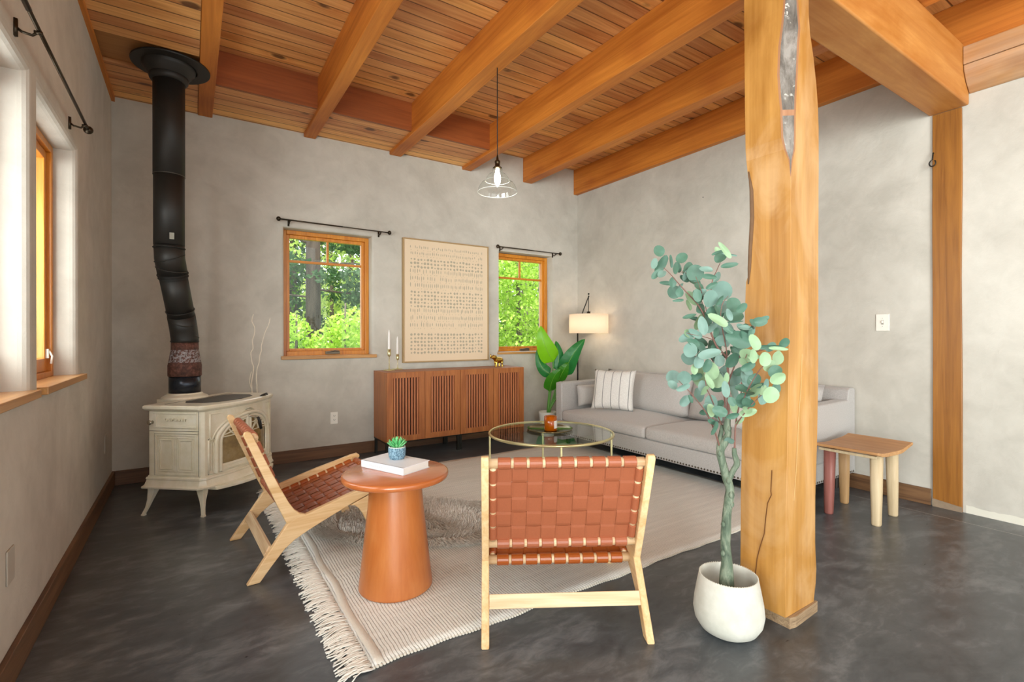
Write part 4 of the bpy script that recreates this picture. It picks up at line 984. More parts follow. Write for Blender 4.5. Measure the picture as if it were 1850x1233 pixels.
# loose pillows
def lpillow(name, label, W, H, T, c, rz, tilt, mat, grp=None, n=18, yaw2=0, warp=None):
    t_ = thing(name, label, 'pillow', c, rz, grp)
    bm = pillow(BM(), W, H, T, n, 0.16, warp=warp); o = obj('pillow_cover', bm, mat, t_, smooth=True); o.rotation_euler = (tilt, yaw2, 0); return t_
lpillow('throw_pillow', 'plain grey box pillow leaning on the far left arm of the sofa', 0.50, 0.235, 0.15, (SX0+0.40, SY1-AW-0.085, 0.545), 0, math.radians(-6), SOFASH, 'grey arm pillows')
lpillow('throw_pillow', 'plain grey box pillow at the near arm of the sofa, seen past the post', 0.50, 0.25, 0.15, (SX0+0.42, SY0+AW+0.085, 0.553), 0, math.radians(6), SOFASH, 'grey arm pillows')
sp2 = lpillow('striped_pillow', 'white pillow with grey vertical stripes and knife edges at the left end of the sofa', 0.45, 0.43, 0.16, (3.685, 3.705, 0.640), math.radians(-62), math.radians(-17), STRIPEF, None)
lpillow('patterned_pillow', 'pale patterned pillow on the sofa seat, half hidden behind the post', 0.42, 0.40, 0.15, (3.84, 2.28, 0.60), math.radians(-95), math.radians(-18), PATTF, None)

# ================================================================== FLOOR LAMP
lt = thing('floor_lamp', 'black arc floor lamp with a wide cream drum shade in the corner behind the sofa', 'floor lamp', (0, 0, 0))
pb = at_depth(1043.5, 650, 6.47); pole = Vector((pb.x, pb.y, 0)); sh = at_depth(1063.5, 600, 6.15)
fc = sh.xy.dot(_f.xy); zof = lambda py, dep: CH + (HZ-py)*dep/FPX
top = Vector((sh.x, sh.y, zof(536, fc)))
lt.location = (pole.x, pole.y, 0)
rel = lambda p: Vector(p) - Vector((pole.x, pole.y, 0))
obj('base', lathe(BM(), [(0.115, 0), (0.117, 0.006), (0.112, 0.016), (0.014, 0.020)], 36), BLACKM, lt, smooth=True)
zp = zof(600, 6.47)+0.07
bm = BM(); tube(bm, [(0, 0, 0.02), (0, 0, zp)], 0.010, 10); obj('pole', bm, BLACKM, lt, smooth=True)
bm = BM(); tube(bm, [(0, 0, zp-0.02), (0.002, -0.004, zp+0.02), rel(top)], [0.010, 0.008, 0.006], 8); obj('arm', bm, BLACKM, lt, smooth=True)
bm = BM(); tube(bm, [rel(top)+Vector((0, 0, 0.004)), rel(Vector((sh.x, sh.y, zof(568, fc)+0.02)))], 0.004, 8); lathe(bm, [(0.001, 0.018), (0.010, 0.022), (0.012, 0.030), (0.010, 0.038), (0.001, 0.042)], 12, rel(top)); lathe(bm, [(0.001, -0.012), (0.009, -0.008), (0.009, 0.006), (0.001, 0.010)], 12, rel(top))
obj('drop_rod', bm, BLACKM, lt, smooth=True)
zs1 = zof(568.5, fc); zs0 = zof(602.5, fc)
obj('lamp_socket', lathe(BM(), [(0.022, zs1-0.06), (0.022, zs1+0.035), (0.001, zs1+0.036)], 16, rel((sh.x, sh.y, 0))), BRONZE, lt, smooth=True)
shm = N('linen_shade'); P3 = shm.tc.outputs['Object']; ws = shm.noise(shm.map(P3, (300, 300, 40)), 1, 2); shm.col(shm.mix(ws, srgb('#f0e0cc'), srgb('#faeede'))); shm.set(Roughness=0.9)
tl = shm.n('BsdfTranslucent'); tl.inputs[0].default_value = srgb('#fdeedd'); mx = shm.n('MixShader'); mx.inputs[0].default_value = 0.5; shm.l(shm.b.outputs[0], mx.inputs[1]); shm.l(tl.outputs[0], mx.inputs[2]); shm.l(mx.outputs[0], [x for x in shm.t.nodes if x.type == 'OUTPUT_MATERIAL'][0].inputs[0])
rsd = 0.243
obj('lamp_shade', lathe(BM(), [(rsd-0.002, zs0), (rsd, zs0), (rsd, zs1), (rsd-0.002, zs1)], 64, rel((sh.x, sh.y, 0)), False, False), shm.m, lt, smooth=True)
bm = BM(); c_ = rel((sh.x, sh.y, zs1-0.02))
for k in range(3): a = k*2*PI/3+0.3; tube(bm, [c_, c_+Vector((math.cos(a), math.sin(a), 0))*(rsd-0.002)], 0.002, 6)
obj('shade_spider', bm, BLACKM, lt)
obj('light_bulb', lathe(BM(), [(0.001, -0.11), (0.02, -0.105), (0.03, -0.085), (0.026, -0.05), (0.013, -0.02), (0.013, 0)], 16, rel((sh.x, sh.y, zs1-0.055))), emit('lamp_bulb', '#ffe0b8', 42.0), lt, smooth=True)

# ================================================================== BIRD OF PARADISE PLANT
pc = at_depth(989, 700, 5.92); t = thing('bird_of_paradise_plant', 'potted plant with big bright green paddle leaves in the corner between console and sofa', 'plant', (pc.x, pc.y, 0))
pr_ = 0.105; zt_ = CH + (HZ-744)*5.92/FPX
obj('pot', lathe(BM(), [(pr_*0.72, 0), (pr_*0.78, 0.01), (pr_, zt_-0.01), (pr_, zt_), (pr_-0.01, zt_), (pr_-0.012, zt_-0.03), (0.001, zt_-0.03)], 40), plain('white_pot', '#e6e1d6', 0.4), t, smooth=True)
obj('soil', lathe(BM(), [(pr_-0.012, zt_-0.028), (0.001, zt_-0.024)], 24, cap0=False), plain('potting_soil', '#3a2c20', 0.95), t)
def paddle(parent, base, tip, mid, width, bend, mat, fold=0.18, bulge=0.45, side=None, depth0=5.92):
    """base/tip in photo px with depth; builds a broad leaf blade with a midrib"""
    p0 = at_depth(*base); p2 = at_depth(*tip); p1 = at_depth(*mid); n_ = 16
    view = Vector((_f.x, _f.y, 0)); pts = [(1-s_)**2*p0 + 2*s_*(1-s_)*p1 + s_*s_*p2 for s_ in lsp(0, 1, n_+1)]
    bm = BM(); rows = []; m = 8
    for i, p in enumerate(pts):
        d = (pts[min(i+1, n_)] - pts[max(i-1, 0)]).normalized(); s_ = i/n_
        sd = side if side else view.cross(d).normalized()
        sd = (sd - d*sd.dot(d)).normalized(); nn = d.cross(sd)
        w_ = width*(math.sin(PI*min(1, s_**bulge*1.0))**0.62 if 0 < s_ < 1 else 0.0) + 0.0008
        rows.append([bm.verts.new(p - Vector((pc.x, pc.y, 0)) + sd*w_*u_ + nn*(abs(u_)*w_*fold + bend*(u_*u_)*w_ + 0.004*math.sin(i*2.2)*abs(u_))) for u_ in lsp(-1, 1, m+1)])
    for a, b in zip(rows[:-1], rows[1:]):
        for j in range(m): bm.faces.new((a[j], a[j+1], b[j+1], b[j]))
    o = obj('leaf', bm, mat, parent, smooth=True); 
    bm = BM(); tube(bm, [p - Vector((pc.x, pc.y, 0)) for p in pts], [0.0028*(1-i/n_)+0.0006 for i in range(n_+1)], 6); obj('midrib', bm, RIBM, o, smooth=True)
    return o
def bleaf(name, a, b, under):
    n = N(name); P3 = n.tc.outputs['Object']; c = n.mix(n.noise(P3, 6, 3), srgb(a), srgb(b)); st = n.noise(n.map(P3, (4, 4, 120)), 1, 2); c = n.mix(n.math('MULTIPLY', st, 0.25), c, srgb(b)); n.col(c); n.set(Roughness=0.35); n.bump(st, 0.15, 0.003)
    out = [x for x in n.t.nodes if x.type == 'OUTPUT_MATERIAL'][0]; tl = n.n('BsdfTranslucent'); n.l(c, tl.inputs[0]); mx = n.n('MixShader'); mx.inputs[0].default_value = 0.3; n.l(n.b.outputs[0], mx.inputs[1]); n.l(tl.outputs[0], mx.inputs[2]); n.l(mx.outputs[0], out.inputs[0]); return n.m
RIBM = plain('leaf_midrib', '#7fae3c', 0.5)
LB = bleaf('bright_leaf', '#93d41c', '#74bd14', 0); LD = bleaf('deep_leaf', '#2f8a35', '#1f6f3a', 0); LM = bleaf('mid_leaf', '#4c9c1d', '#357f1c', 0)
dd = 5.92
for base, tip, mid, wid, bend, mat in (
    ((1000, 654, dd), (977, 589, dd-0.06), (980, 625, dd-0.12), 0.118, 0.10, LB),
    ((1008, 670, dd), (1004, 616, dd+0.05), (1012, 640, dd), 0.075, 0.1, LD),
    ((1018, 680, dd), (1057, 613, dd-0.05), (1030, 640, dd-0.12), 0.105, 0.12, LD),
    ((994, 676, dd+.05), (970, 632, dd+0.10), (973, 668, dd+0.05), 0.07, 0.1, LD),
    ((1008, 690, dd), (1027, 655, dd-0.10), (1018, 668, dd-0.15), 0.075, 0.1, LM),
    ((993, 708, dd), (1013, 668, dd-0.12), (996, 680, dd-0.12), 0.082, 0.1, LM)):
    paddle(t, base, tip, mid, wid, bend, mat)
for (a, b, c_) in (((990, 742, dd), (996, 700, dd), (1000, 654, dd)), ((991, 742, dd), (1003, 705, dd), (1008, 670, dd)), ((992, 742, dd), (1008, 712, dd), (1018, 680, dd)), ((989, 742, dd+.02), (992, 705, dd+.03), (994, 676, dd+.05)), ((992, 742, dd), (1004, 712, dd), (1008, 690, dd)), ((990, 742, dd), (991, 725, dd), (993, 708, dd))):
    bm = BM(); P_ = catmull([at_depth(*q)-Vector((pc.x, pc.y, 0)) for q in (a, b, c_)], 5); P_[0].z = zt_-0.03; tube(bm, P_, [0.011*(1-i/len(P_)*0.6) for i in range(len(P_))], 8); obj('stalk', bm, plain('leaf_stalk', '#5f9a3c', 0.45), t, smooth=True)

# ================================================================== EUCALYPTUS IN WHITE POT
EP = at_depth(1315, 1100, 2.0); EX, EY = EP.x, EP.y
t = thing('potted_eucalyptus', 'tall artificial eucalyptus tree with round blue-green leaves in a white rounded pot beside the post', 'plant', (EX, EY, 0))
def potm():
    n = N('chalky_white_pot'); P3 = n.tc.outputs['Object']; c = n.ramp(n.noise(P3, 5, 5, 0.65), [(0.35, srgb('#c4c1b4')), (0.6, srgb('#d8d5ca'))]); n.col(c); n.set(Roughness=0.7); n.bump(n.noise(P3, 30, 5), 0.12, 0.004); return n.m
obj('pot', lathe(BM(), [(0.060, 0.0), (0.085, 0.004), (0.110, 0.020), (0.128, 0.050), (0.1345, 0.085), (0.131, 0.125), (0.121, 0.180), (0.1115, 0.228), (0.109, 0.230), (0.106, 0.227), (0.115, 0.18), (0.124, 0.12), (0.122, 0.075), (0.09, 0.04), (0.001, 0.035)], 72), potm(), t, smooth=True)
o_ = BM()
for k in range(72): a = 2*PI*k/72; lathe(o_, [(0.0022, 0), (0.0022, 0.003)], 5, (0.1095*math.cos(a), 0.1095*math.sin(a), 0.2285))
tag(obj('beaded_rim', o_, plain('rim_beads', '#cfcabc', 0.7), t), kind='stuff')
obj('filler', lathe(BM(), [(0.122, 0.08), (0.06, 0.105), (0.001, 0.11)], 32, cap0=False), plain('plaster_filler', '#b9b3a6', 0.9, bump=0.5), t, smooth=True)
def barkm():
    n = N('green_grey_trunk'); P3 = n.tc.outputs['Object']; v = n.map(P3, (30, 30, 9)); a = n.noise(v, 1, 5, 0.65, 0.8); c = n.ramp(a, [(0.32, srgb('#3f4a3e')), (0.48, srgb('#5c6a57')), (0.64, srgb('#848c78'))]); n.col(c); n.set(Roughness=0.85); n.bump(a, 0.7, 0.006); return n.m
TRK = barkm(); TWG = plain('reddish_twig', '#7a564c', 0.7, var=0.3)
eo = Vector((EX, EY, 0))
def branch(pts, rad, mat=None, name='branch', m=5, parent=t, n=8):
    P0 = [at_depth(x, y, d)-eo for x, y, d in pts]; P_ = catmull(P0, m); bm = BM(); tube(bm, P_, lin(P_, rad, m)[:len(P_)], n); return obj(name, bm, mat or TWG, parent, smooth=True), P_
tr = [(1312, 1068, 2.0), (1312, 1040, 2.0), (1312.5, 1018, 2.0), (1310, 985, 2.0), (1311, 960, 2.0), (1313, 926, 2.0), (1317, 900, 2.0), (1318, 884, 2.0), (1313, 866, 2.0), (1306, 841, 2.0), (1301, 816, 2.0), (1308, 800, 2.0), (1315, 785, 2.0), (1313, 771, 2.0), (1315, 755, 2.0)]
rd = [0.030, 0.027, 0.022, 0.019, 0.0195, 0.017, 0.0185, 0.016, 0.018, 0.0155, 0.016, 0.0165, 0.013, 0.0145, 0.010]
trunk, _ = branch(tr, rd, TRK, 'trunk', 5, n=12)
bm = BM()
for (x, y, r) in ((1305, 1000, 0.010), (1306, 948, 0.009), (1321, 895, 0.012), (1322, 912, 0.009), (1316, 868, 0.012), (1300, 820, 0.009), (1318, 775, 0.008)):
    c_ = at_depth(x, y, 1.985)-eo; lathe(bm, [(0.001, -r*1.5), (r*0.8, -r*0.8), (r, 0), (r*0.8, r*0.8), (0.001, r*1.5)], 8, c_, False, False)
obj('trunk_knots', bm, TRK, trunk, smooth=True)
branch([(1316, 868, 2.0), (1324, 851, 1.98), (1331, 838, 1.97), (1327, 822, 1.97), (1326, 810, 1.97)], [0.012, 0.011, 0.012, 0.010, 0.008], TRK, 'trunk_fork')
branch([(1299, 812, 2.0), (1300, 795, 2.01), (1303, 780, 2.02), (1304, 768, 2.02)], [0.012, 0.009, 0.009, 0.006], TRK, 'trunk_fork')
BR = []
def B_(pts, r0=0.006, r1=0.002):
    r0 *= 0.65; r1 *= 0.7
    k = len(pts); o, P_ = branch(pts, [r0+(r1-r0)*i/(k-1) for i in range(k)], TWG); BR.append(P_)
B_([(1315, 757, 2.0), (1315, 732, 2.0), (1316, 703, 2.0), (1315, 671, 2.0), (1312, 646, 2.0), (1296, 628, 2.0), (1286, 606, 2.0), (1278, 583, 2.0), (1268, 562, 1.99), (1258, 547, 1.98), (1239, 527, 1.97), (1223, 509, 1.96), (1211, 495, 1.95), (1199, 484, 1.95)], 0.009, 0.0018)
B_([(1278, 583, 2.0), (1270, 552, 2.03), (1262, 530, 2.05), (1258, 512, 2.06), (1240, 494, 2.06), (1230, 492, 2.05)], 0.003, 0.0015)
B_([(1278, 580, 2.0), (1274, 550, 2.0), (1265, 520, 1.98), (1257, 500, 1.97)], 0.003, 0.0015)
B_([(1282, 590, 2.0), (1284, 555, 2.03), (1286, 512, 2.05), (1296, 487, 2.06), (1303, 470, 2.06), (1305, 456, 2.06)], 0.004, 0.0014)
B_([(1300, 808, 2.0), (1291, 780, 1.97), (1279, 752, 1.94), (1267, 734, 1.92), (1249, 712, 1.90), (1226, 688, 1.88)], 0.006, 0.0018)
B_([(1291, 780, 1.97), (1288, 757, 1.95), (1283, 745, 1.94)], 0.003, 0.0015)
B_([(1310, 745, 2.0), (1308, 715, 2.02), (1300, 690, 2.04), (1294, 668, 2.05), (1280, 640, 2.06), (1255, 618, 2.05)], 0.005, 0.0015)
B_([(1304, 770, 2.02), (1284, 718, 1.98), (1276, 700, 1.97), (1272, 668, 1.96), (1262, 650, 1.95), (1246, 636, 1.94)], 0.004, 0.0015)
B_([(1327, 812, 1.97), (1328, 778, 1.96), (1331, 752, 1.95), (1337, 725, 1.94), (1340, 690, 1.93), (1342, 660, 1.93), (1350, 640, 1.92)], 0.006, 0.002)
B_([(1329, 770, 1.96), (1338, 756, 1.93), (1354, 736, 1.90), (1367, 722, 1.88), (1378, 712, 1.86), (1392, 700, 1.85)], 0.004, 0.0016)
B_([(1338, 735, 1.94), (1352, 702, 1.90), (1370, 672, 1.87), (1382, 658, 1.85), (1390, 645, 1.84)], 0.004, 0.0016)
B_([(1316, 690, 2.0), (1330, 655, 1.97), (1347, 628, 1.94), (1356, 605, 1.92), (1363, 592, 1.90), (1352, 586, 1.90)], 0.005, 0.0016)
B_([(1315, 665, 2.0), (1312, 630, 1.98), (1306, 600, 1.96), (1302, 570, 1.95), (1306, 548, 1.94), (1316, 535, 1.93)], 0.004, 0.0015)
B_([(1352, 640, 1.94), (1372, 634, 1.90), (1392, 630, 1.88), (1412, 628, 1.86)], 0.003, 0.0012)
B_([(1290, 615, 2.0), (1276, 610, 1.97), (1256, 606, 1.95), (1240, 602, 1.94)], 0.003, 0.0014)
def eleaf(bm, px, py, dep, r, aspect, roll, tilt, yaw, pointy=0.0, mi=0):
    """rounded leaf, centre px/py; aspect = width/length on the picture; tilt/yaw turn it away from the camera"""
    c_ = at_depth(px, py, dep)-eo; vx = Vector((_r.x, _r.y, 0)); vy = Vector((0, 0, 1)); vz = Vector((-_f.x, -_f.y, 0))
    Rm = Matrix((vx, vy, vz)).transposed() @ Euler((tilt, yaw, roll), 'YXZ').to_matrix() 
    n_ = 16; ctr = bm.verts.new(c_ + Rm @ Vector((0, 0, -r*0.10)))
    rim = []
    for k in range(n_):
        a = 2*PI*k/n_; l = r*(1 + pointy*max(0, math.cos(a))**4) 
        p = Vector((math.sin(a)*l*aspect, math.cos(a)*l*(1.0), 0)); p.z = abs(p.x)*0.14 - 0.10*r*math.cos(a)**2*0.5 + 0.05*r*math.sin(3*a+px)
        rim.append(bm.verts.new(c_ + Rm @ p))
    mid_ = [bm.verts.new(c_ + (v_.co - c_)*0.55 + Rm @ Vector((0, 0, -r*0.05))) for v_ in rim]
    for k in range(n_):
        k2 = (k+1) % n_; f = bm.faces.new((rim[k], rim[k2], mid_[k2], mid_[k])); f.material_index = mi; f = bm.faces.new((mid_[k], mid_[k2], ctr)); f.material_index = mi
# leaves read off the photo: px, py, radius px, aspect, roll deg, pointy, kind (0 blue-green, 1 pale back, 2 dark)
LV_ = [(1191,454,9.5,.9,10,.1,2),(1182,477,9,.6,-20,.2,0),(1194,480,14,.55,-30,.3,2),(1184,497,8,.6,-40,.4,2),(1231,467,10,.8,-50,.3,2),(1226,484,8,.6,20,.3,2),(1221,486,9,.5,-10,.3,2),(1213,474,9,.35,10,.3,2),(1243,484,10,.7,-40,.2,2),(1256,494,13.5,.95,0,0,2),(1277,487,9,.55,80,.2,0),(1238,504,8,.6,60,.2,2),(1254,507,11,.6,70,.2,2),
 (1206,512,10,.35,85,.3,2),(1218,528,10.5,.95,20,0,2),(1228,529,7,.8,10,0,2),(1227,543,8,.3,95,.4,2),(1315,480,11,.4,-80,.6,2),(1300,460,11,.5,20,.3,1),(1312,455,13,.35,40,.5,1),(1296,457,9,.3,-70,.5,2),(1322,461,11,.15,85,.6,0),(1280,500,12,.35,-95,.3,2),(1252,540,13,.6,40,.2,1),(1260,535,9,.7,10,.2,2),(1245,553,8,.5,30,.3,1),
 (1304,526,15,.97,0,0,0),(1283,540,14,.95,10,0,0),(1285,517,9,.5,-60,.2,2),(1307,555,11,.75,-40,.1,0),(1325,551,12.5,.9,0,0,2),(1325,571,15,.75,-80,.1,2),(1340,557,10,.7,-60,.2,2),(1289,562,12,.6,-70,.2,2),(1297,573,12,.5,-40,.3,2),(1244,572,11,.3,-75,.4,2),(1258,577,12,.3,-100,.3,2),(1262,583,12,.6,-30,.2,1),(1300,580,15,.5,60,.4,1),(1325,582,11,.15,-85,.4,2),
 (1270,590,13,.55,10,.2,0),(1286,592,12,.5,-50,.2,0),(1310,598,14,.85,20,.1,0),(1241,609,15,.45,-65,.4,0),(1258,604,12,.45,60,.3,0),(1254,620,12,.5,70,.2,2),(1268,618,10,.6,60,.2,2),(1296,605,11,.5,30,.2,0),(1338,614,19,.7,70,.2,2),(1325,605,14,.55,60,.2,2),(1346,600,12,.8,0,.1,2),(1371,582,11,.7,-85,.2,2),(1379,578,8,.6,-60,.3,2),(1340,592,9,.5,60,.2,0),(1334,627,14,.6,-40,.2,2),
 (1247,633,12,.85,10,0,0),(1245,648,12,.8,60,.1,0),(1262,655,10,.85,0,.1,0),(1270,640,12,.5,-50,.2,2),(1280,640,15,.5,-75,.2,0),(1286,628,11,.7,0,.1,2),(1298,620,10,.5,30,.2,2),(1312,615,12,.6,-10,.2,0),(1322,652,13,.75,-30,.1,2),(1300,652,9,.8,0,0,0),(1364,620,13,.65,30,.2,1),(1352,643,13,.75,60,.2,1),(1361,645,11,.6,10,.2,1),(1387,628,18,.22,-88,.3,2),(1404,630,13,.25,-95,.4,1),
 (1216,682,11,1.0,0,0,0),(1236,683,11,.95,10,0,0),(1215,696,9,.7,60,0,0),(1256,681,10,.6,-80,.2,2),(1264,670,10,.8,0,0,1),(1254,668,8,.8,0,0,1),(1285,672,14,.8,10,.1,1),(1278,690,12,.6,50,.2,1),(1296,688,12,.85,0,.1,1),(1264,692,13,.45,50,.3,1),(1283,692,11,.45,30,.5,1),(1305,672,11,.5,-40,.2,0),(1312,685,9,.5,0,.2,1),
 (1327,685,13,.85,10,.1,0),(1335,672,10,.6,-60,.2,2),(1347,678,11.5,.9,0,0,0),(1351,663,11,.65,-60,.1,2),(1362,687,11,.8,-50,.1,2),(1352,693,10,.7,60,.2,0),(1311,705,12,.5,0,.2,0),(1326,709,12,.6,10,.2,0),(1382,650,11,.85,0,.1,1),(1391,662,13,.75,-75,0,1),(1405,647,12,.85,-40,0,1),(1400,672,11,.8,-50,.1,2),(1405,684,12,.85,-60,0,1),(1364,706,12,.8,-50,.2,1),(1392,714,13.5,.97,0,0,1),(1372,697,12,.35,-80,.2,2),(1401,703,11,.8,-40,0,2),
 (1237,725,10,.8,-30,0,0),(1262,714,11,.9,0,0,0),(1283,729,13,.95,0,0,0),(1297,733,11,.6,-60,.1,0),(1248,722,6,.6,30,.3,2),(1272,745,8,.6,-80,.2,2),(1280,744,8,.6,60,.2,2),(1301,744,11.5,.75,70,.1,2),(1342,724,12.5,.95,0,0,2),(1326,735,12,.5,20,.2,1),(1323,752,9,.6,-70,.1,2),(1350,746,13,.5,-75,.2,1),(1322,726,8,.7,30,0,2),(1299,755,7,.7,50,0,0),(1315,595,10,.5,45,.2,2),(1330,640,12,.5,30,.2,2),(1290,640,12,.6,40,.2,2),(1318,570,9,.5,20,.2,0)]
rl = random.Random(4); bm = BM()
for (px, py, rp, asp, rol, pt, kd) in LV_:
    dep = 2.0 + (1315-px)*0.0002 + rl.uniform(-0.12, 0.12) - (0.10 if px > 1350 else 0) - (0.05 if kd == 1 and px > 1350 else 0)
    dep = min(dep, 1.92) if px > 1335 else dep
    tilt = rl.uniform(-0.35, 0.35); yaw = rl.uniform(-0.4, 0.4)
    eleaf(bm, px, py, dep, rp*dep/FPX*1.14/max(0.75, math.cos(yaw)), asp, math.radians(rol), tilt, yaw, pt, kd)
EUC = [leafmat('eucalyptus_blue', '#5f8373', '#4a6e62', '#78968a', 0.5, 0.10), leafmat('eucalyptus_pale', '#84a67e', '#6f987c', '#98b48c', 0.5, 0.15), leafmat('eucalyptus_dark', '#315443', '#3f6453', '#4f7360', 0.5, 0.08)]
# smaller leaves along the twigs, filling the crown
for P_ in BR:
    for k in range(3, len(P_), 4):
        if rl.random() < 0.35: continue
        d = Vector((rl.uniform(-1, 1), rl.uniform(-1, 1), rl.uniform(-0.6, 1))).normalized()
        p = P_[k] + d*0.022; cc_ = p + eo; dep = cc_.xy.dot(_f.xy); xx = 925 + FPX*cc_.xy.dot(_r.xy)/dep; yy = HZ - FPX*(cc_.z-CH)/dep
        if xx > 1345: dep = min(dep, 1.9)
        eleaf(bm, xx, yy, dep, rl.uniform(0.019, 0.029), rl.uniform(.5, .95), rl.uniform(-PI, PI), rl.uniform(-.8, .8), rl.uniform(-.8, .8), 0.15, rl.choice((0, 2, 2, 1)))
fo = obj('foliage', bm, EUC, t, smooth=True)

# ================================================================== STOOL
t = thing('wooden_stool', 'rustic saddle-seat wooden stool with mismatched legs near the right wall', 'stool', (3.765, 1.487, 0))
fz = [(-0.160, 0.120), (0.158, 0.158), (-0.139, -0.148), (0.152, -0.136)]
LEGM = [STOOLRED, STOOLTAN, STOOLPALE, STOOLPALE]
STT = [on(1479, 801, 'z', 0.455), on(1527, 785, 'z', 0.455), on(1636, 799, 'z', 0.455), on(1588, 821, 'z', 0.445)]
hx0, hx1, hy0, hy1 = -0.255, 0.300, -0.200, 0.195
for (fx, fy), m_ in zip(fz, LEGM):
    bm = BM(); tx, ty = fx*0.92, fy*0.98
    R = []
    for s_, r in ((0, 0.0235), (0.008/0.4, 0.026), (0.5, 0.031), (1.0, 0.034)):
        R.append([(fx+(tx-fx)*s_ + r*math.copysign(abs(math.cos(q))**0.75, math.cos(q)), fy+(ty-fy)*s_ + r*math.copysign(abs(math.sin(q))**0.75, math.sin(q)), 0.442*s_) for q in lsp(0, 2*PI, 21)[:-1]])
    rings(bm, R); obj('leg', bm, m_, t, smooth=True)
bm = BM(); nu_, nv_ = 16, 10; T_ = []; Bt = []
for i in range(nu_+1):
    a = -1 + 2*i/nu_; T_.append([]); Bt.append([])
    for j in range(nv_+1):
        b = -1 + 2*j/nv_; x = (hx0+hx1)/2 + a*(hx1-hx0)/2; y = (hy0+hy1)/2 + b*(hy1-hy0)/2 + 0.004*math.sin(a*6)*b
        z = 0.458 + 0.024*abs(a)**2.2 
        T_[i].append(bm.verts.new((x, y, z+0.004*(1-b*b)*0))); Bt[i].append(bm.verts.new((x, y, z-0.026+0.008*abs(a)**3)))
for i in range(nu_):
    for j in range(nv_):
        bm.faces.new((T_[i][j], T_[i+1][j], T_[i+1][j+1], T_[i][j+1])); bm.faces.new((Bt[i][j], Bt[i][j+1], Bt[i+1][j+1], Bt[i+1][j]))
for i in range(nu_):
    bm.faces.new((T_[i][0], Bt[i][0], Bt[i+1][0], T_[i+1][0])); bm.faces.new((T_[i][nv_], T_[i+1][nv_], Bt[i+1][nv_], Bt[i][nv_]))
for j in range(nv_):
    bm.faces.new((T_[0][j], T_[0][j+1], Bt[0][j+1], Bt[0][j])); bm.faces.new((T_[nu_][j], Bt[nu_][j], Bt[nu_][j+1], T_[nu_][j+1]))
bmesh.ops.recalc_face_normals(bm, faces=bm.faces[:])
obj('seat', bm, STOOLW, t, bevel=0.004)
for x_ in (-0.20, 0.17):
    obj('apron', bx(x_, x_+0.02, -0.17, 0.165, 0.428, 0.446), STOOLPALE, t, bevel=0.003)

# ================================================================== PENDANT
pp = Vector((1.848, 3.012, 0)); t = thing('pendant_lamp', 'clear glass pendant lamp with a glowing bulb hanging on a black cord from a rafter', 'pendant lamp', (pp.x, pp.y, 0))
dpp = pp.xy.dot(_f.xy); zz = lambda py: CH + (HZ-py)*dpp/FPX
bm = BM(); tube(bm, [(0, 0, zz(289)), (0, 0, 3.129)], 0.0035, 8); obj('cord', bm, plain('black_cord', '#1d1915', 0.8), t, smooth=True)
obj('lamp_socket', lathe(BM(), [(0.004, zz(280)), (0.008, zz(286)), (0.010, zz(289)), (0.018, zz(291)), (0.021, zz(293)), (0.018, zz(295)), (0.018, zz(300)), (0.021, zz(301)), (0.032, zz(303)), (0.033, zz(304)), (0.020, zz(305))], 32), plain('antique_bronze_socket', '#4a3d2c', 0.3, 0.9), t, smooth=True)
sg = glass('shade_glass', (0.95, 0.96, 0.95), ior=1.9)
obj('glass_shade', lathe(BM(), [(0.034, zz(304)), (0.038, zz(308)), (0.036, zz(311)), (0.042, zz(313)), (0.062, zz(316)), (0.078, zz(321)), (0.086, zz(326)), (0.092, zz(327.5)), (0.112, zz(331)), (0.127, zz(336)), (0.136, zz(341)), (0.141, zz(347.5))], 64, cap0=False, cap1=False), sg, t, smooth=True)
obj('glass_rim', ringtube(0.141, zz(347.5), 0.0022, 64), plain('rim_glint_white', '#e9ece6', 0.1), t, smooth=True)  # opaque whitish ring: glint of the glass rim put into colour
obj('shade_ridge', ringtube(0.088, zz(327), 0.0012, 64), plain('ridge_glint_white', '#dfe3dd', 0.1), t, smooth=True)  # same for the ridge, its glint is whitish colour
obj('light_bulb', lathe(BM(), [(0.012, zz(305)), (0.013, zz(310)), (0.022, zz(318)), (0.0235, zz(324)), (0.020, zz(330)), (0.010, zz(336)), (0.001, zz(338))], 24), emit('pendant_bulb', '#fff3dc', 40.0), t, smooth=True)
# ================================================================== WOOD STOVE
SA = math.atan2(0.763, 0.646); SW, SDp = 0.77, 0.42
t = thing('wood_stove', 'cream enamel cast-iron wood stove standing in the back left corner', 'stove', (0.071, 3.855, 0), SA)
def enamel():
    n = N('cream_enamel'); P3 = n.tc.outputs['Object']; a = n.noise(P3, 9, 5, 0.65); c = n.ramp(a, [(0.35, srgb('#ded6bc')), (0.55, srgb('#e8e1cc')), (0.7, srgb('#ece7d8'))])
    ch = n.ramp(n.noise(P3, 60, 4, 0.7), [(0.70, BLK), (0.74, WHT)]); c = n.mix(n.math('MULTIPLY', ch, 0.7), c, srgb('#6d5a3a'))
    n.col(c); n.set(Roughness=0.28); n.b.inputs['Coat Weight'].default_value = 0.3; return n.m
EN = enamel(); IRON = plain('cast_iron', '#34322f', 0.5, 0.4, var=0.2)
BOW = 0.060
def front(s_): 
    k = (s_-SW/2)/(SW/2-0.05); return -BOW*max(0, 1-k*k)
def outline(off, bow=1.0):
    """plan outline, clockwise from front-left: x along the front, y to the back"""
    ch = 0.028; P_ = []
    P_.append((-off+0.0, ch)); P_.append((ch*0.9, -off*0.8+0.0))
    for s_ in lsp(0.07, SW-0.07, 13): P_.append((s_, -off + front(s_)*bow))
    P_.append((SW-ch*0.9, -off*0.8)); P_.append((SW+off, ch)); P_.append((SW+off, SDp+off)); P_.append((-off, SDp+off))
    return P_
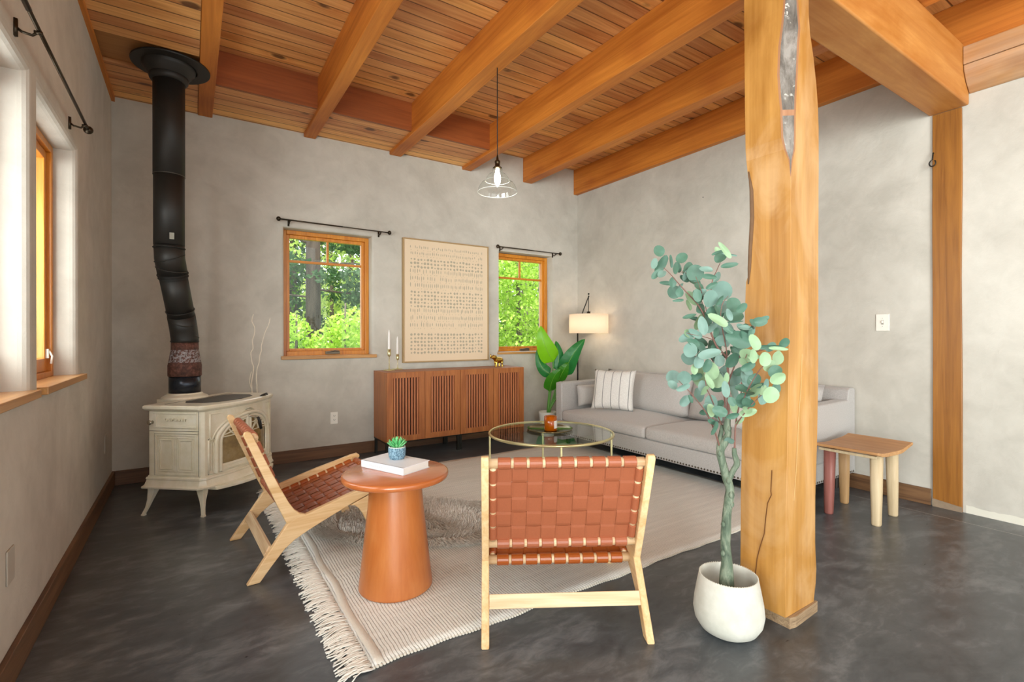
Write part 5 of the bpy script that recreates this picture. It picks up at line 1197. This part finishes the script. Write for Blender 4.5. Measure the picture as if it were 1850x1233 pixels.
def slab(levels, nm, mat, bev=0.003, parent=t):
    bm = BM(); rings(bm, [[(x, y, z) for x, y in outline(o_, b_)] for z, o_, b_ in levels]); bmesh.ops.recalc_face_normals(bm, faces=bm.faces[:])
    return obj(nm, bm, mat, parent, bevel=bev)
slab([(0.262, -0.010, 1), (0.700, -0.010, 1)], 'stove_body', EN, 0.004)
slab([(0.180, 0.020, 1.15), (0.192, 0.022, 1.15), (0.198, 0.014, 1.12), (0.206, 0.008, 1.1), (0.236, 0.000, 1.0), (0.240, 0.004, 1.0), (0.252, 0.002, 1.0), (0.256, -0.006, 1.0), (0.264, -0.006, 1.0)], 'plinth', EN, 0.002)
slab([(0.696, -0.012, 1), (0.704, 0.006, 1), (0.712, 0.012, 1), (0.716, 0.016, 1), (0.732, 0.016, 1), (0.738, 0.008, 1)], 'top_plate', EN, 0.002)
# ash lip below the doors
bm = BM(); P_ = [(s_, -0.030 + front(s_)*1.15 - 0.045*max(0, 1-((s_-SW/2)/0.34)**2)) for s_ in lsp(0.07, SW-0.07, 17)]
rings(bm, [[(x, y, z) for x, y in P_ + [(SW-0.07, 0.02), (0.07, 0.02)]] for z in (0.160, 0.182)]); bmesh.ops.recalc_face_normals(bm, faces=bm.faces[:]); obj('ash_lip', bm, EN, t, bevel=0.004)
# griddle in the top
bm = BM(); G_ = [(0.14, 0.11), (0.20, 0.045), (0.385, 0.005), (0.57, 0.045), (0.63, 0.11), (0.63, 0.25), (0.58, 0.29), (0.19, 0.29), (0.14, 0.25)]
prism(bm, G_, (0, 0, 0), (1, 0, 0), (0, 1, 0), 0.7375, 0.742); obj('griddle', bm, plain('griddle_iron', '#55534f', 0.45, 0.3, var=0.15), t, bevel=0.002)
bm = BM(); box(bm, 0.05, 0.72, 0.325, 0.329, 0.7378, 0.7395); obj('top_seam', bm, IRON, t)
bm = BM(); tube(bm, [(0.56, -0.035, 0.741), (0.585, -0.05, 0.752), (0.62, -0.04, 0.752), (0.64, -0.03, 0.741)], 0.007, 8); box(bm, 0.55, 0.60, -0.048, -0.03, 0.738, 0.744); obj('griddle_handle', bm, IRON, t, smooth=False)
# legs
for (x, y, dx, dy) in ((0.035, 0.035, -0.03, -0.03), (SW-0.035, 0.035, 0.03, -0.03), (SW-0.03, SDp-0.03, 0.05, 0.03), (-0.0+0.03, SDp-0.03, -0.05, 0.03)):
    bm = BM(); R = []
    for z, k, w_ in ((0.181, 0.0, 0.052), (0.150, 0.10, 0.044), (0.10, 0.35, 0.028), (0.05, 0.65, 0.020), (0.012, 1.0, 0.019), (0.010, 1.02, 0.023), (0.0, 1.02, 0.023)):
        cx_, cy_ = x+dx*k, y+dy*k; R.append([(cx_-w_/2, cy_-w_/2, z), (cx_+w_/2, cy_-w_/2, z), (cx_+w_/2, cy_+w_/2, z), (cx_-w_/2, cy_+w_/2, z)])
    rings(bm, R); bmesh.ops.recalc_face_normals(bm, faces=bm.faces[:]); obj('leg', bm, EN, t, bevel=0.004)
# mouldings laid on the bowed front: paths in (s, z)
def fpt(s_, z, off): 
    return Vector((s_, 0.010 + front(s_) - off, z))
def moulding(bm, path, wd, hgt, closed=False, mi=0):
    pts = [Vector((a, b)) for a, b in path]; k = len(pts); rows = []
    for i, p in enumerate(pts):
        a = pts[i-1] if (i > 0 or closed) else p; b = pts[(i+1) % k] if (i < k-1 or closed) else p
        d = (b-a).normalized(); nr = Vector((-d.y, d.x))
        q = []
        for u_, h in ((-0.5, 0.0), (-0.42, 0.75), (-0.18, 1.0), (0.18, 1.0), (0.42, 0.75), (0.5, 0.0)):
            c_ = p + nr*u_*wd; q.append(bm.verts.new(fpt(c_.x, c_.y, h*hgt)))
        rows.append(q)
    if closed: rows.append(rows[0])
    for a, b in zip(rows[:-1], rows[1:]):
        for j in range(5): f = bm.faces.new((a[j], a[j+1], b[j+1], b[j])); f.material_index = mi
def arch(cx_, hw, z0, zs, rise, n=16, half=None):
    P_ = [(cx_-hw, z0)] + [(cx_-hw*math.cos(a), zs + rise*math.sin(a)) for a in lsp(0, PI, 2*n+1)] + [(cx_+hw, z0)]
    return P_
C_ = SW/2; HW = 0.272
bm = BM(); moulding(bm, arch(C_, HW+0.012, 0.268, 0.470, 0.172), 0.028, 0.020); obj('door_arch', bm, EN, t, smooth=True)
# two doors
def door(sgn, nm):
    d = D.objects.new('door', None); COL.objects.link(d); d.parent = t
    bm = BM()
    hw = HW-0.012
    outer = [(C_+sgn*0.004, 0.272)] + [(C_+sgn*hw, 0.272)] + [(C_+sgn*hw*math.cos(a), 0.470+0.158*math.sin(a)) for a in lsp(0, PI/2*0.985, 16)]
    # frame bars
    moulding(bm, [(C_+sgn*0.016, 0.272), (C_+sgn*0.016, 0.625)], 0.026, 0.014)
    moulding(bm, [(C_+sgn*(hw-0.010), 0.272)] + [(C_+sgn*(hw-0.010)*math.cos(a), 0.470+0.148*math.sin(a)) for a in lsp(0, PI/2*0.97, 16)], 0.022, 0.014)
    moulding(bm, [(C_+sgn*0.016, 0.502), (C_+sgn*(hw-0.01), 0.502)], 0.009, 0.012)
    for z_ in (0.29, ): moulding(bm, [(C_+sgn*0.03, z_), (C_+sgn*(hw-0.02), z_)], 0.060, 0.010)
    moulding(bm, [(C_+sgn*0.05, 0.280), (C_+sgn*(hw-0.04), 0.280)], 0.004, 0.014); moulding(bm, [(C_+sgn*0.05, 0.304), (C_+sgn*(hw-0.04), 0.304)], 0.004, 0.014)
    obj('door_frame', bm, EN, d, smooth=True)
    bm = BM()
    # tracery: fan of arcs
    for (a0, a1, b0, b1, cv) in ((0.030, 0.502, 0.235, 0.530, 0.05), (0.030, 0.600, 0.12, 0.506, 0.03), (0.12, 0.506, 0.20, 0.575, -0.02), (0.235, 0.515, 0.06, 0.600, -0.02), (0.035, 0.505, 0.15, 0.598, 0.02), (0.12, 0.608, 0.03, 0.565, -0.02)):
        P_ = []
        for s_ in lsp(0, 1, 9): P_.append((C_+sgn*(a0+(b0-a0)*s_), a1+(b1-a1)*s_ + cv*math.sin(PI*s_)))
        P_ = [(x, min(z, 0.470+0.150*math.sqrt(max(0.02, 1-((x-C_)/hw)**2)))) for x, z in P_]
        moulding(bm, P_, 0.008, 0.010)
    obj('tracery', bm, EN, d, smooth=True)
    bm = BM(); ss = lsp(0.03, hw-0.02, 8)
    gl = []
    for s_ in ss: 
        x = C_+sgn*s_; zt = min(0.612, 0.470+0.142*math.sqrt(max(0.0, 1-(s_/hw)**2))); gl.append((bm.verts.new(fpt(x, 0.318, 0.002)), bm.verts.new(fpt(x, zt, 0.002))))
    for a, b in zip(gl[:-1], gl[1:]): bm.faces.new((a[0], b[0], b[1], a[1]))
    bmesh.ops.recalc_face_normals(bm, faces=bm.faces[:]); obj('door_glass', bm, SOOT, d, smooth=True)
    bm = BM(); moulding(bm, [(C_+sgn*0.031, 0.322), (C_+sgn*(hw-0.022), 0.322), (C_+sgn*(hw-0.022), 0.495), (C_+sgn*0.031, 0.495)], 0.004, 0.004, True); obj('gasket', bm, IRON, d)
def soot():
    n = N('sooty_stove_glass'); P3 = n.tc.outputs['Object']; c = n.ramp(n.noise(P3, 7, 5, 0.6), [(0.3, srgb('#5c4a30')), (0.5, srgb('#8a7348')), (0.7, srgb('#a8946a'))]); n.col(c); n.set(Roughness=0.14); n.b.inputs['Coat Weight'].default_value = 0.7; n.b.inputs['Coat Roughness'].default_value = 0.02; return n.m
SOOT = soot(); door(-1, 'l'); door(1, 'r')
bm = BM(); q = fpt(C_+0.02, 0.585, 0.02); tube(bm, [fpt(C_-0.015, 0.618, 0.016), fpt(C_+0.03, 0.598, 0.03), fpt(C_+0.055, 0.592, 0.045)], 0.007, 8); obj('handle_shank', bm, CHROME, t, smooth=True)
bm = BM(); tube(bm, [fpt(C_+0.050, 0.598, 0.045), fpt(C_+0.062, 0.560, 0.052), fpt(C_+0.078, 0.505, 0.052)], [0.008, 0.012, 0.010], 10); obj('door_handle', bm, plain('black_handle', '#1d1b1a', 0.4), t, smooth=True)
# front panels: spandrels and fluted side columns
bm = BM()
for sg_ in (-1, 1):
    x0, x1 = (0.062, 0.108) if sg_ < 0 else (SW-0.108, SW-0.062)
    for a in (x0+0.004, (x0+x1)/2, x1-0.004): moulding(bm, [(a, 0.290), (a, 0.478)], 0.007, 0.012)
    moulding(bm, [(x0-0.012, 0.272), (x1+0.004, 0.272), (x1+0.004, 0.498), (x0-0.012, 0.498)], 0.008, 0.014, True)
    s0 = 0.060 if sg_ < 0 else SW-0.060
    A_ = [(s0, 0.515), (s0, 0.672), (C_, 0.672)] + [(C_+sg_*(HW+0.040)*math.sin(a), 0.478+0.178*math.cos(a)) for a in lsp(0.25, PI/2*0.93, 12)]
    moulding(bm, A_, 0.008, 0.012, True)
obj('front_moulding', bm, EN, t, smooth=True)
bm = BM(); moulding(bm, [(0.052, 0.262), (0.052, 0.506), (0.118, 0.506)], 0.006, 0.006); obj('panel_seam', bm, IRON, t)
# side panels (left side faces the room)
for sx, nm in ((-1, 'left'), (1, 'right')):
    bm = BM(); X = 0.010 if sx < 0 else SW-0.010; dxn = sx
    def sb(y0, y1, z0, z1, h): box(bm, min(X, X+dxn*h), max(X, X+dxn*h), y0, y1, z0, z1)
    def fr_(y0, y1, z0, z1, wd, h):
        sb(y0, y1, z0, z0+wd, h); sb(y0, y1, z1-wd, z1, h); sb(y0, y0+wd, z0+wd, z1-wd, h); sb(y1-wd, y1, z0+wd, z1-wd, h)
    fr_(0.052, 0.362, 0.585, 0.692, 0.012, 0.006); sb(0.046, 0.368, 0.548, 0.562, 0.008); fr_(0.052, 0.362, 0.268, 0.545, 0.012, 0.006)
    for y0, y1 in ((0.075, 0.195), (0.219, 0.339)): fr_(y0, y1, 0.292, 0.522, 0.006, 0.005); fr_(y0+0.016, y1-0.016, 0.308, 0.506, 0.004, 0.007)
    for c_ in (0.201, 0.207, 0.213): sb(c_-0.0015, c_+0.0015, 0.292, 0.522, 0.006)
    obj('side_panel', bm, EN, t, bevel=0.0015)
    bm = BM(); sb(0.040, 0.0425, 0.264, 0.696, 0.0012); sb(0.0425, 0.405, 0.563, 0.5655, 0.0012); sb(0.3655, 0.3675, 0.264, 0.56, 0.0012); obj('side_seam', bm, IRON, t)
bm = BM(); lathe(bm, [(0.012, 0.030), (0.016, 0.026), (0.016, 0.020), (0.008, 0.014), (0.010, 0.004), (0.012, 0.0)], 16); o_ = obj('side_knob', bm, CHROME, t, smooth=True, loc=(0.010, 0.385, 0.622)); o_.rotation_euler = (0, -PI/2, 0)
text_mesh('raised_lettering', 'DEFIANT', 0.027, EN, t, (0.007, 0.207, 0.640), (PI/2, 0, -PI/2), 0.005, (1.25, 1), 1.25)
# flue collar
cl = Vector((-0.035, 4.508, 0)) - Vector((0.071, 3.855, 0)); cs, sn = math.cos(-SA), math.sin(-SA); fl_ = Vector((cl.x*cs-cl.y*sn, cl.x*sn+cl.y*cs, 0))
bm = BM(); prism(bm, [(fl_.x-0.165, SDp+0.012), (fl_.x+0.165, SDp+0.012), (fl_.x+0.13, fl_.y+0.12), (fl_.x-0.13, fl_.y+0.12)], (0, 0, 0), (1, 0, 0), (0, 1, 0), 0.66, 0.735); bmesh.ops.recalc_face_normals(bm, faces=bm.faces[:])
lathe(bm, [(0.155, 0.735), (0.15, 0.748), (0.118, 0.765), (0.113, 0.775)], 40, (fl_.x, fl_.y, 0), cap0=True)
obj('flue_collar', bm, EN, t, bevel=0.003)

# ================================================================== STOVEPIPE
t = thing('stovepipe', 'black stovepipe with rusty adapter and elbows rising from the stove to a ceiling flange', 'stovepipe', (-0.035, 4.508, 0))
o0 = Vector((-0.035, 4.508, 0)); topc = Vector((-0.125, 4.26, 0)) - o0
def pipe(nm, pts, rad, mat, n=40):
    bm = BM(); tube(bm, pts, rad, n); return obj(nm, bm, mat, t, bevel=0.0, smooth=True)
def dents(): 
    n = N('dark_blue_flue'); P3 = n.tc.outputs['Object']; n.col(n.mix(n.noise(P3, 8, 4), srgb('#1f2024'), srgb('#39404c'))); n.set(Roughness=0.25, Metallic=0.6); return n.m
def rust():
    n = N('rusty_adapter'); P3 = n.tc.outputs['Object']; a = n.noise(P3, 34, 6, 0.7); s = n.sep(P3); c = n.ramp(a, [(0.35, srgb('#3f2a24')), (0.5, srgb('#5b3a30')), (0.62, srgb('#7a5248'))])
    zb = n.math('MULTIPLY', n.math('GREATER_THAN', s[2], 1.005), n.math('LESS_THAN', s[2], 1.10)); m = n.ramp(n.noise(P3, 60, 5, 0.75), [(0.47, BLK), (0.55, WHT)]); c = n.mix(n.math('MULTIPLY', zb, m), c, srgb('#9d9a9c')); n.col(c); n.set(Roughness=0.7, Metallic=0.2); n.bump(a, 0.4, 0.004); return n.m
pipe('base_pipe', [(0, 0, 0.7755), (0, 0, 0.90)], 0.104, dents())
pipe('reducer', [(0, 0, 0.90), (0, 0, 0.905), (0, 0, 0.985), (0, 0, 0.99), (0, 0, 1.085), (0, 0, 1.09), (0, 0, 1.165)], [0.107, 0.110, 0.110, 0.108, 0.093, 0.090, 0.089], rust())
e1 = Vector((0, 0, 1.19)); e2 = Vector((topc.x*0.10, topc.y*0.10, 1.27)); e3 = Vector((topc.x*0.25, topc.y*0.25, 1.36)); e4 = Vector((topc.x*0.80, topc.y*0.80, 1.66)); e5 = Vector((topc.x*0.97, topc.y*0.97, 1.76)); e6 = Vector((topc.x, topc.y, 1.85))
pipe('lower_elbow', [Vector((0, 0, 1.155)), e1, e2, e3], 0.0905, PIPEM)
pipe('offset_pipe', [e3, e4], 0.088, PIPEM)
pipe('upper_elbow', [e4, e5, e6], 0.0925, PIPEM)
pipe('riser', [e6, Vector((topc.x, topc.y, 2.36))], 0.0935, PIPEM)
pipe('upper_riser', [Vector((topc.x, topc.y, 2.34)), Vector((topc.x, topc.y, 3.06))], 0.096, PIPEM)
def bandr(c, d, r, nm='seam_band', m_=PIPEM, w_=0.004):
    d = Vector(d).normalized(); bm = BM(); u = d.orthogonal().normalized(); v = d.cross(u); tube(bm, [Vector(c)+(u*math.cos(a)+v*math.sin(a))*r for a in lsp(0, 2*PI, 41)[:-1]], w_, 6, closed=True); obj(nm, bm, m_, t, smooth=True)
dd_ = (e4-e3).normalized()
bandr((0, 0, 1.165), (0, 0, 1), 0.091); bandr(e1+Vector((0,0,0.02)), (0.2, 0.1, 1), 0.092); bandr((e2+e3)/2, dd_+Vector((0.35, 0, 0)), 0.092); bandr(e3+dd_*0.04, dd_, 0.090)
bandr(e4-dd_*0.03, dd_, 0.0915); bandr(e4-dd_*0.008, dd_, 0.094); bandr(e4+dd_*0.03, dd_+Vector((0.25, 0.1, 0)), 0.095); bandr(e5, (e6-e4)+Vector((-0.05, 0, 0)), 0.095); bandr(e6-Vector((0, 0, 0.02)), (0, 0, 1), 0.095)
bandr((topc.x, topc.y, 2.345), (0, 0, 1), 0.0965, 'seam_band', plain('bright_seam', '#77736c', 0.3, 0.9), 0.0018)
obj('trim_collar', lathe(BM(), [(0.097, 3.005), (0.106, 3.007), (0.116, 3.020), (0.120, 3.040), (0.117, 3.05)], 48, (topc.x, topc.y, 0), False, False), PIPEM, t, smooth=True)
obj('ceiling_support', lathe(BM(), [(0.117, 3.048), (0.124, 3.055), (0.142, 3.075), (0.154, 3.094), (0.160, 3.100), (0.162, 3.122)], 56, (topc.x, topc.y, 0), False, False), PIPEM, t, smooth=True)
obj('ceiling_flange', lathe(BM(), [(0.160, 3.118), (0.236, 3.118), (0.2375, 3.124), (0.236, 3.130), (0.001, 3.130)], 64, (topc.x+0.014, topc.y, 0), False, True), PIPEM, t, smooth=False)
# damper plate on the pipe
bm = BM(); c_ = e6 + Vector((0.018, -0.0985, 0.055)); box(bm, c_.x-0.014, c_.x+0.014, c_.y-0.002, c_.y+0.002, c_.z-0.025, c_.z+0.02); obj('pipe_tag', bm, plain('worn_sticker', '#8d897c', 0.4, var=0.3), t)

# ================================================================== CURLY TWIGS BEHIND THE STOVE
def twig(pts, label, dep_y):
    base = on(*pts[-1], 'y', dep_y); 
    P_ = [on(x, y, 'y', dep_y + 0.10*((y-560)/150.0) - 0.10) for x, y in pts]; last = P_[-1].copy(); P_ += [last + Vector((0.01, -0.03, -0.25)), last + Vector((0.0, -0.05, -0.5)), Vector((last.x, last.y-0.06, 0.0))]
    Q = catmull(P_, 5); t_ = thing('curly_twig', label, 'twig', Q[-1], 0, 'curly willow twigs behind the stove')
    bm = BM(); tube(bm, [q - Q[-1] for q in Q], [0.0032 + 0.0035*i/len(Q) for i in range(len(Q))], 6); obj('stem', bm, TWM, t_, smooth=True)
TWM = plain('bleached_twig', '#efe4d2', 0.8, var=0.1)
twig([(458, 568), (455, 580), (460, 592), (459, 606), (456, 616), (457, 630), (453, 638), (455, 655), (458, 664), (456, 680), (454, 692), (455, 706)], 'curly bleached twig standing behind the stove, the left one against the wall', 5.02)
twig([(488, 575), (485, 588), (479, 600), (475, 614), (472, 626), (472, 634), (469, 644), (468, 655), (464, 668), (463, 686), (464, 696), (464, 706)], 'curly bleached twig standing behind the stove, the right one against the wall', 5.02)
twig([(454, 672), (452, 680), (451, 690), (453, 700), (455, 708)], 'short forked curly twig at the foot of the two tall ones behind the stove', 5.00)

# ================================================================== OUTSIDE
struct('ground', bx(-14, 22, YB+0.32, 34, -0.75, -0.6), plain('forest_floor', '#5e6b34', 0.95, var=0.4, bscale=3))
GREENS = {'bright': ('#b5d850', '#93c03a', '#cfe67a'), 'mid': ('#6f9c34', '#5b8a2c', '#86ad48'), 'pine': ('#44683e', '#38593a', '#5f8254'), 'pale': ('#b6cf6a', '#a2c258', '#cfe08c')}
LM_ = {k: leafmat('foliage_'+k, *v, 0.6, 0.45) for k, v in GREENS.items()}
TB = wood('rough_pine_bark', '#3a332c', '#6b6056', 'Z', 1.6, 0.95, stretch=9)
TB2 = wood('slim_trunk_bark', '#4c443a', '#7a7064', 'Z', 3, 0.95, stretch=9)
def leaf_mesh(name, blobs, size, mat, parent, seed, flat=0.0, needle=False):
    r = np.random.RandomState(seed); V_ = []; F_ = []; b = 0
    for (cx_, cy_, cz_, rx_, ry_, rz_, n_) in blobs:
        d = r.normal(size=(n_, 3)); d /= np.linalg.norm(d, axis=1)[:, None]; rad = r.uniform(0.25, 1, size=(n_, 1))**0.5
        P_ = np.array([cx_, cy_, cz_]) + d*rad*np.array([rx_, ry_, rz_])
        u = r.normal(size=(n_, 3)); u /= np.linalg.norm(u, axis=1)[:, None]; w_ = r.normal(size=(n_, 3)); w_ -= (w_*u).sum(1)[:, None]*u; w_ /= np.linalg.norm(w_, axis=1)[:, None]
        nrm = np.cross(u, w_); sz = r.uniform(0.6, 1.3, size=(n_, 1))*size
        ar = 0.16 if needle else 0.62
        A = P_ - u*sz; B2 = P_ + w_*sz*ar + nrm*sz*0.15; C2 = P_ + u*sz; D2 = P_ - w_*sz*ar + nrm*sz*0.15
        V_.append(np.stack([A, B2, C2, D2], 1).reshape(-1, 3)); idx = np.arange(n_)*4 + b; F_.append(np.stack([idx, idx+1, idx+2, idx+3], 1)); b += n_*4
    return obj(name, (np.concatenate(V_).tolist(), np.concatenate(F_).tolist()), mat, parent)
def tree(label, x, y, h, tr_r, kind, blobs, size, seed, group='trees behind the house', needle=False, lean=0.0, branches=()):
    t_ = thing('tree', label, 'tree', (x, y, -0.6), 0, group)
    bm = BM(); tube(bm, [(0, 0, 0), (lean*0.3, 0, h*0.35), (lean*0.6, 0.05, h*0.7), (lean, 0, h)], [tr_r*1.15, tr_r, tr_r*0.8, tr_r*0.35], 14); obj('trunk', bm, TB if tr_r > 0.12 else TB2, t_, smooth=True)
    for (z_, dx, dy, dz, r_) in branches:
        bm = BM(); tube(bm, catmull([(lean*0.3, 0, z_), (dx*0.4, dy*0.4, z_+dz*0.6), (dx*0.75, dy*0.75, z_+dz*0.75), (dx, dy, z_+dz)], 4), [r_*(1-i/14) for i in range(13)], 6); obj('branch', bm, TB, t_, smooth=True)
    leaf_mesh('foliage', blobs, size, LM_[kind], t_, seed, needle=needle)
def through(px, y): return on(px, 600, 'y', y).x
# big pine seen in the left window with its boughs
x_ = through(566, 12.0)
tree('big pine with a thick dark trunk seen in the left back window', x_, 12.0, 11, 0.155, 'pine', [(dx, dy, z_, 1.1, 0.9, 0.22, 420) for dx, dy, z_ in ((0.9, -0.3, 3.15), (1.4, 0, 2.75), (-0.9, 0.3, 3.5), (-1.3, 0.4, 2.6), (0.8, 0.6, 4.2), (1.7, 0.3, 4.0), (-1.0, 0, 4.8), (1.0, 0, 5.2), (2.0, -0.2, 3.3))], 0.075, 11, needle=False, branches=((2.9, 2.2, -0.3, -0.15, 0.028), (3.5, 2.4, 0.1, 0.10, 0.03), (3.9, -2.0, 0.3, 0.5, 0.03), (2.7, -1.7, 0.3, 0.1, 0.025), (4.4, 2.2, 0.4, -0.35, 0.02)))
tree('bright green understory shrub low in the left back window, left of the pine', through(536, 9.5), 9.5, 2.2, 0.035, 'bright', [(dx, dy, z_, .5, .6, .36, 650) for dx, dy, z_ in ((0, 0, 1.0), (-0.5, 0.2, 1.4), (0.4, -0.2, 0.8), (-0.2, 0.3, 1.9), (0.3, .3, 1.4))], 0.048, 12)
tree('bright green leafy shrub filling the lower right of the left back window', through(624, 9.0), 9.0, 2.4, 0.035, 'bright', [(dx, dy, z_, .55, .6, .38, 700) for dx, dy, z_ in ((0, 0, 1.0), (-0.45, 0.2, 1.2), (0.5, -0.2, 1.2), (-0.1, 0.3, 1.6), (0.4, .3, 1.6), (0.2, 0, 1.95))], 0.046, 13)
tree('pale green sapling between the pine and the right edge of the left window', through(600, 14), 14, 4.5, 0.06, 'pale', [(dx, dy, z_, 1.1, .8, .55, 520) for dx, dy, z_ in ((0.2, 0, 3.0), (0.9, 0.2, 3.6), (-0.5, -0.2, 4.2), (0.6, 0.3, 4.8), (0.0, .3, 2.2))], 0.06, 14)
tree('dusky evergreen behind the pine at the left of the left window', through(530, 17), 17, 7, 0.12, 'pine', [(dx, dy, z_, 1.5, 1.0, .8, 900) for dx, dy, z_ in ((0, 0, 1.8), (0.6, 0.2, 3.0), (-0.4, -0.2, 4.0), (0.4, 0.3, 5.0))], 0.085, 15)
tree('soft green tree far behind, filling the gap right of the pine trunk', through(635, 20), 20, 8, 0.13, 'mid', [(dx, dy, z_, 2.0, 1.2, 1.1, 1000) for dx, dy, z_ in ((0, 0, 1.6), (0.6, 0.2, 3.4), (-1.2, -0.2, 2.6), (0.4, 0.3, 5.2))], 0.10, 16)
# trees in the right window
tree('bright leafy tree filling the middle of the right back window', through(938, 11), 11, 4.8, 0.07, 'bright', [(dx, dy, z_, 1.0, .8, .6, 1150) for dx, dy, z_ in ((0, 0, 1.3), (-0.7, 0.2, 2.1), (0.6, -0.2, 2.5), (-0.1, 0.3, 3.1), (0.7, .3, 1.5), (-0.8, 0, 3.4), (0.3, 0, 3.9))], 0.055, 17)
tree('bright low shrub at the lower left of the right back window', through(915, 9), 9, 1.6, 0.035, 'bright', [(dx, dy, z_, .7, .6, .4, 900) for dx, dy, z_ in ((0, 0, .8), (-0.4, 0.2, 1.2), (0.5, -0.2, 0.9))], 0.045, 18)
tree('slim grey trunk with yellow-green leaves at the left of the right window', through(918, 15), 15, 8, 0.11, 'mid', [(dx, dy, z_, 1.4, 1.0, .9, 800) for dx, dy, z_ in ((0, 0, 1.8), (0.5, 0.2, 3.6), (-0.6, -0.2, 4.4), (0.4, 0.3, 5.6))], 0.075, 19)
tree('slim dark trunk standing in the middle of the right back window', through(948, 13), 13, 8, 0.10, 'mid', [(dx, dy, z_, 1.0, .8, .5, 500) for dx, dy, z_ in ((0.3, 0.4, 4.6), (-0.5, 0.5, 5.4))], 0.07, 20)
tree('bare-stemmed pale tree toward the right edge of the right window', through(976, 14), 14, 8, 0.07, 'pale', [(dx, dy, z_, 1.1, .9, .6, 600) for dx, dy, z_ in ((0.2, 0.4, 4.2), (-0.5, 0.5, 2.8), (0.4, 0.2, 1.4))], 0.07, 21)
tree('broad green tree far behind the right back window', through(960, 20), 20, 9, 0.14, 'mid', [(dx, dy, z_, 2.6, 1.4, 1.3, 1500) for dx, dy, z_ in ((0, 0, 1.4), (1.2, 0.2, 3.0), (-1.4, -0.2, 2.8), (0.2, 0.3, 4.8))], 0.11, 22)
tree('bright green tree behind the wall between the two back windows', through(780, 16), 16, 8, 0.12, 'mid', [(dx, dy, z_, 1.8, 1.2, 1.1, 700) for dx, dy, z_ in ((0, 0, 1.8), (0.8, 0.2, 3.4), (-0.9, -0.2, 3.0), (0.2, 0.3, 5.2))], 0.10, 23)
for lab_, px_, y_, sd_ in (('soft green tree standing beyond the left edge of the left back window', 380, 17, 31), ('broad green tree beyond the right edge of the right back window', 1060, 17, 32), ('tall green tree far behind the left back window', 470, 24, 33)):
    tree(lab_, through(px_, y_), y_, 8, 0.12, 'mid', [(dx, dy, z_, 1.9, 1.2, 1.1, 750) for dx, dy, z_ in ((0, 0, 1.6), (1.0, 0.2, 3.2), (-1.1, -0.2, 2.8), (0.2, 0.3, 5.0))], 0.10, sd_)
